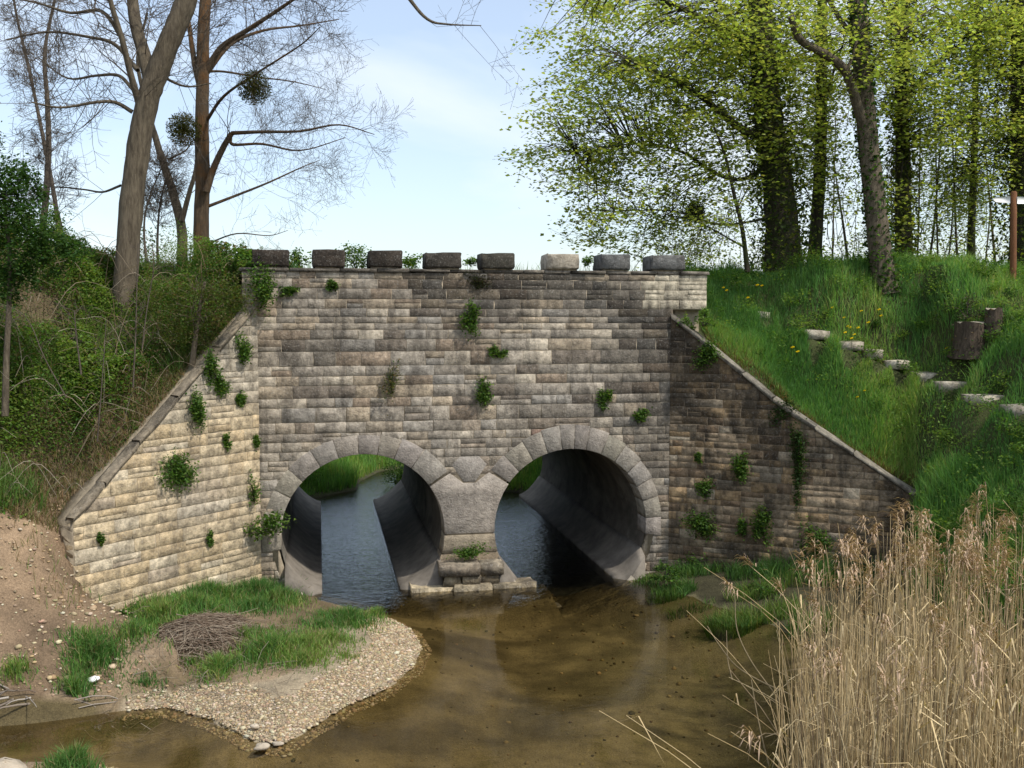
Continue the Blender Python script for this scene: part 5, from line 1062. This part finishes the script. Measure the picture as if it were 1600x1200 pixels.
def rock(name, label, p, r, mat=M_ROCK, sq=(1, .7, .5), cat="rock"):
    g = Geo(); nu, nv_ = 14, 9; v = []
    ph = rng.uniform(0, 6, 6)
    for i in range(nv_):
        t = pi * i / (nv_ - 1)
        for j in range(nu):
            a = 2 * pi * j / nu; q = 1 + .16 * sin(2 * a + ph[0]) * sin(t) + .10 * sin(3 * a + ph[1] + 2 * t) + .08 * sin(4 * t + ph[2] + a); v.append((p[0] + r * sq[0] * q * sin(t) * cos(a), p[1] + r * sq[1] * q * sin(t) * sin(a), p[2] + r * sq[2] * q * cos(t)))
    f = [(i * nu + j, i * nu + (j + 1) % nu, (i + 1) * nu + (j + 1) % nu, (i + 1) * nu + j) for i in range(nv_ - 1) for j in range(nu)]
    g.add(v, [q[::-1] for q in f], (0, 0, 0)); return tag(g.build(name, mat, smooth=True), label, cat)
rock("flat_rock", "small flat pale rock at the tip of the gravel bar", on_z(409, 1167, .03), .085, sq=(1, .6, .4)); rock("flat_rock", "smaller pale stone right of the flat rock in the water", on_z(434, 1162, .02), .06, sq=(1, .5, .35))
rock("boulder", "pale boulder at the bottom left corner of the foreground", on_z(8, 1218, .12), .24, sq=(1, .8, .7)); rock("bar_stone", "pale grey stone near the lower gravel edge", on_z(398, 1135, .08), .05)
# crumpled white litter
p = hit(148, 1068); g = Geo(); a = np.linspace(0, 2 * pi, 9)[:-1]; v = [p + [0, 0, .06]] + [p + [.075 * cos(q) * rng.uniform(.6, 1.2), .05 * sin(q) * rng.uniform(.6, 1.2), rng.uniform(.01, .05)] for q in a]
v += [q - np.array([0, 0, .02]) for q in v]; f = [(0, 1 + i, 1 + (i + 1) % 8) for i in range(8)] + [(9, 10 + (i + 1) % 8, 10 + i) for i in range(8)] + [(1 + i, 10 + i, 10 + (i + 1) % 8, 1 + (i + 1) % 8) for i in range(8)]
g.add(v, f, (0, 0, 0)); tag(g.build("litter", M_LITTER), "crumpled white scrap of litter beside a grass tuft", "litter")
# brush pile
c_ = hit(315, 1000); root = empty("brush_pile", c_, "low mound of dead brown stems on the gravel bar", "brush pile"); g = Geo(); gd = Geo()
dep = np.dot(c_ - CAM, _fw); RX_ = 84 * dep / F; RZ_ = .20
FW2 = np.array([_fw[0], _fw[1], 0]) / hypot(_fw[0], _fw[1])
hg = height(np.array([c_[0], c_[0] + .5, c_[0] - .5, c_[0], c_[0]]), np.array([c_[1], c_[1], c_[1], c_[1] + .4, c_[1] - .4])); sx_, sy_ = hg[1] - hg[2], (hg[3] - hg[4]) / .8
def dome(u, v):
    q = c_ + _rt * (u * RX_) + FW2 * (v * .62); h0 = hg[0] + sx_ * (q[0] - c_[0]) + sy_ * (q[1] - c_[1]); return np.array([q[0], q[1], h0 + RZ_ * max(0, 1 - abs(u) ** 2.2 - v * v) * (.8 + .4 * vnoise(q[0], q[1], 4, 7))])
for i in range(1300):
    u, v = rng.normal(0, .42), rng.normal(0, .42); a = rng.normal(0, .55) if rng.random() < .6 else rng.uniform(0, pi); L_ = rng.uniform(.12, .42); du, dv = cos(a) * L_, sin(a) * L_; up_ = abs(rng.normal(0, .022))
    P = [dome(u - du, v - dv) + [0, 0, up_ * rng.uniform(0, 2)], dome(u, v) + [0, 0, up_], dome(u + du, v + dv) + [0, 0, up_ * rng.uniform(0, 2)]]
    tube(g, smooth_path(P, 3), np.linspace(rng.uniform(.003, .007), .0025, 7), random.choice([(.25, .19, .14), (.31, .25, .19), (.17, .12, .085), (.36, .30, .23), (.14, .10, .07)]), 3, False)
g.build("stems", M_STRAW, root)
# driftwood sticks at the water's edge
c_ = on_z(45, 1098, .1); root = empty("driftwood", c_, "tangle of grey driftwood sticks at the water's edge by the left picture border", "driftwood")
for i in range(46):
    g = Geo(); p = c_ + np.array([rng.uniform(-.75, .55), rng.uniform(-.22, .28), rng.uniform(-.04, .2)]); d = np.array([1, rng.normal(0, .5), rng.normal(0, .22)]); w = wander(p, d * random.choice([-1, 1]), rng.uniform(.25, .8), 4, .22, 0); tube(g, w, np.linspace(rng.uniform(.006, .018), .004, 5), random.choice([(.24, .20, .16), (.33, .29, .25), (.16, .12, .09), (.42, .38, .33)]), 5); g.build("stick", M_STRAW, root)
# dry twigs lying about the bar
TWP = np.stack([rng.uniform(-4.6, -2.6, 300), rng.uniform(-5.0, -2.6, 300), np.zeros(300)], 1); TWP[:, 2] = height(TWP[:, 0], TWP[:, 1])
g = Geo()
for i in range(300):
    q = TWP[i]; w = wander(q + [0, 0, .02], [rng.normal(), rng.normal() * .5, .05], rng.uniform(.1, .4), 3, .3, 0); tube(g, w, .003, random.choice([(.24, .19, .14), (.33, .28, .22)]), 3, False)
stuff(g.build("dry_twigs", M_STRAW), "dry twigs strewn round the mound of dead stems", "twigs")

# ------------------------------------------------------------------ dry reeds
def reed(g, p, h_, lean, az, r_, head, tint, leafn=3, hang=1):
    d = np.array([cos(az), sin(az), 0]); k = 6; t = np.linspace(0, 1, k); P = p + np.outer(t * h_ * (1 - .25 * lean), [0, 0, 1]) + np.outer(h_ * lean * t ** 2.0, d); tube(g, P, np.linspace(r_, r_ * .45, k), tint, 3, False)
    for i in range(leafn):
        q = rng.uniform(.25, .95); a = P[0] + (P[-1] - P[0]) * q; j = int(q * (k - 1)); a = P[j] + (P[min(j + 1, k - 1)] - P[j]) * (q * (k - 1) - j); az2 = rng.uniform(0, 2 * pi); L_ = rng.uniform(.15, .45); e = np.array([cos(az2), sin(az2), 0]); w = np.array([-sin(az2), cos(az2), 0]) * .006
        m_ = a + e * L_ * .45 + [0, 0, L_ * rng.uniform(.1, .5)]; z_ = a + e * L_ + [0, 0, L_ * rng.uniform(-.7, .3)]; g.add([a - w, a + w, m_ + w, m_ - w, z_], [(0, 1, 2, 3), (3, 2, 4)], np.array(tint) * rng.uniform(.8, 1.15))
    if head:
        tp = P[-1]; dr = d * .6 + [0, 0, -.1]
        for i in range(26):
            q = rng.uniform(0, 1); b0 = tp - (P[-1] - P[-2]) / np.linalg.norm(P[-1] - P[-2]) * .20 * q + [0, 0, .05]; e = rng.normal(size=3) * [.035, .035, .03] + dr * .11 + [0, 0, .02]; w = np.cross(e, [.3, .5, .8]); w = w / np.linalg.norm(w) * .006
            c2 = b0 + e * 1.0 + [0, 0, .01]; z_ = b0 + e * 1.5 - [0, 0, .035]; g.add([b0 - w * .4, b0 + w * .4, c2 + w, c2 - w, z_], [(0, 1, 2, 3), (3, 2, 4)], np.array((.44, .32, .22)) * rng.uniform(.7, 1.3))
g = Geo(); cnt = 0
while cnt < 3400:
    px, py = rng.uniform(1215, 1800), rng.uniform(1035, 1500); left = np.interp(py, [1035, 1120, 1250, 1500], [1270, 1228, 1215, 1230])
    if px < left or rng.random() > np.clip((px - left) / 60, .12, 1): continue
    p = on_z(px, py, .05); p[2] = max(-.05, float(height(p[:1], p[1:2])[0]) - .03)
    if p[2] > 1.2: continue
    edge = px - left < 70; hx = np.interp(px, [1230, 1320, 1420, 1520, 1600, 1750], [1.80, 1.80, 1.92, 1.72, 1.60, 1.5]) - p[2] * .6
    h_ = hx * (1 if py < 1160 else .92) * rng.uniform(.4, 1.06) ** .8; lean = abs(rng.normal(0, .055)) + (.1 if edge and rng.random() < .3 else 0); az = rng.uniform(0, 2 * pi) if not edge else rng.normal(pi, .8)
    if rng.random() < .035: lean = rng.uniform(.4, .9)
    reed(g, p, h_, lean, az, rng.uniform(.0045, .0075), h_ > hx * .84 and rng.random() < (.6 if py < 1140 else .05), random.choice(STRAWC) if rng.random() < .9 else (.24, .18, .11), rng.integers(0, 2)); cnt += 1
stuff(g.build("reed_bed", M_STRAW), "dense bed of tall dry tan reeds with feathery heads", "reeds")
for lb, pts_, dd in (("dry reed stem bending over the water nearest the gravel bar side", [(1235, 1085), (1190, 1065), (1150, 1040), (1122, 1005), (1105, 978)], 10.6), ("dry reed stem standing in the water with a bent foot", [(1205, 1210), (1190, 1150), (1180, 1100), (1174, 1062)], 9.4), ("dry reed stem curving up beside the shore grass", [(1215, 1090), (1175, 1035), (1152, 985), (1148, 930)], 11.0), ("thin reed stem jutting sideways from the bed over the water", [(1240, 1135), (1215, 1145), (1195, 1152)], 9.6), ("upright broken reed stem in front of the bed", [(1144, 1062), (1137, 1030), (1135, 985)], 11.3)):
    P = px_path(pts_, dd); g = Geo(); tube(g, P, rad_along(P, .008, .004), (.36, .29, .18), 5); tag(g.build("reed_stem", M_STRAW), lb, "reed", "single reed stems over the water")
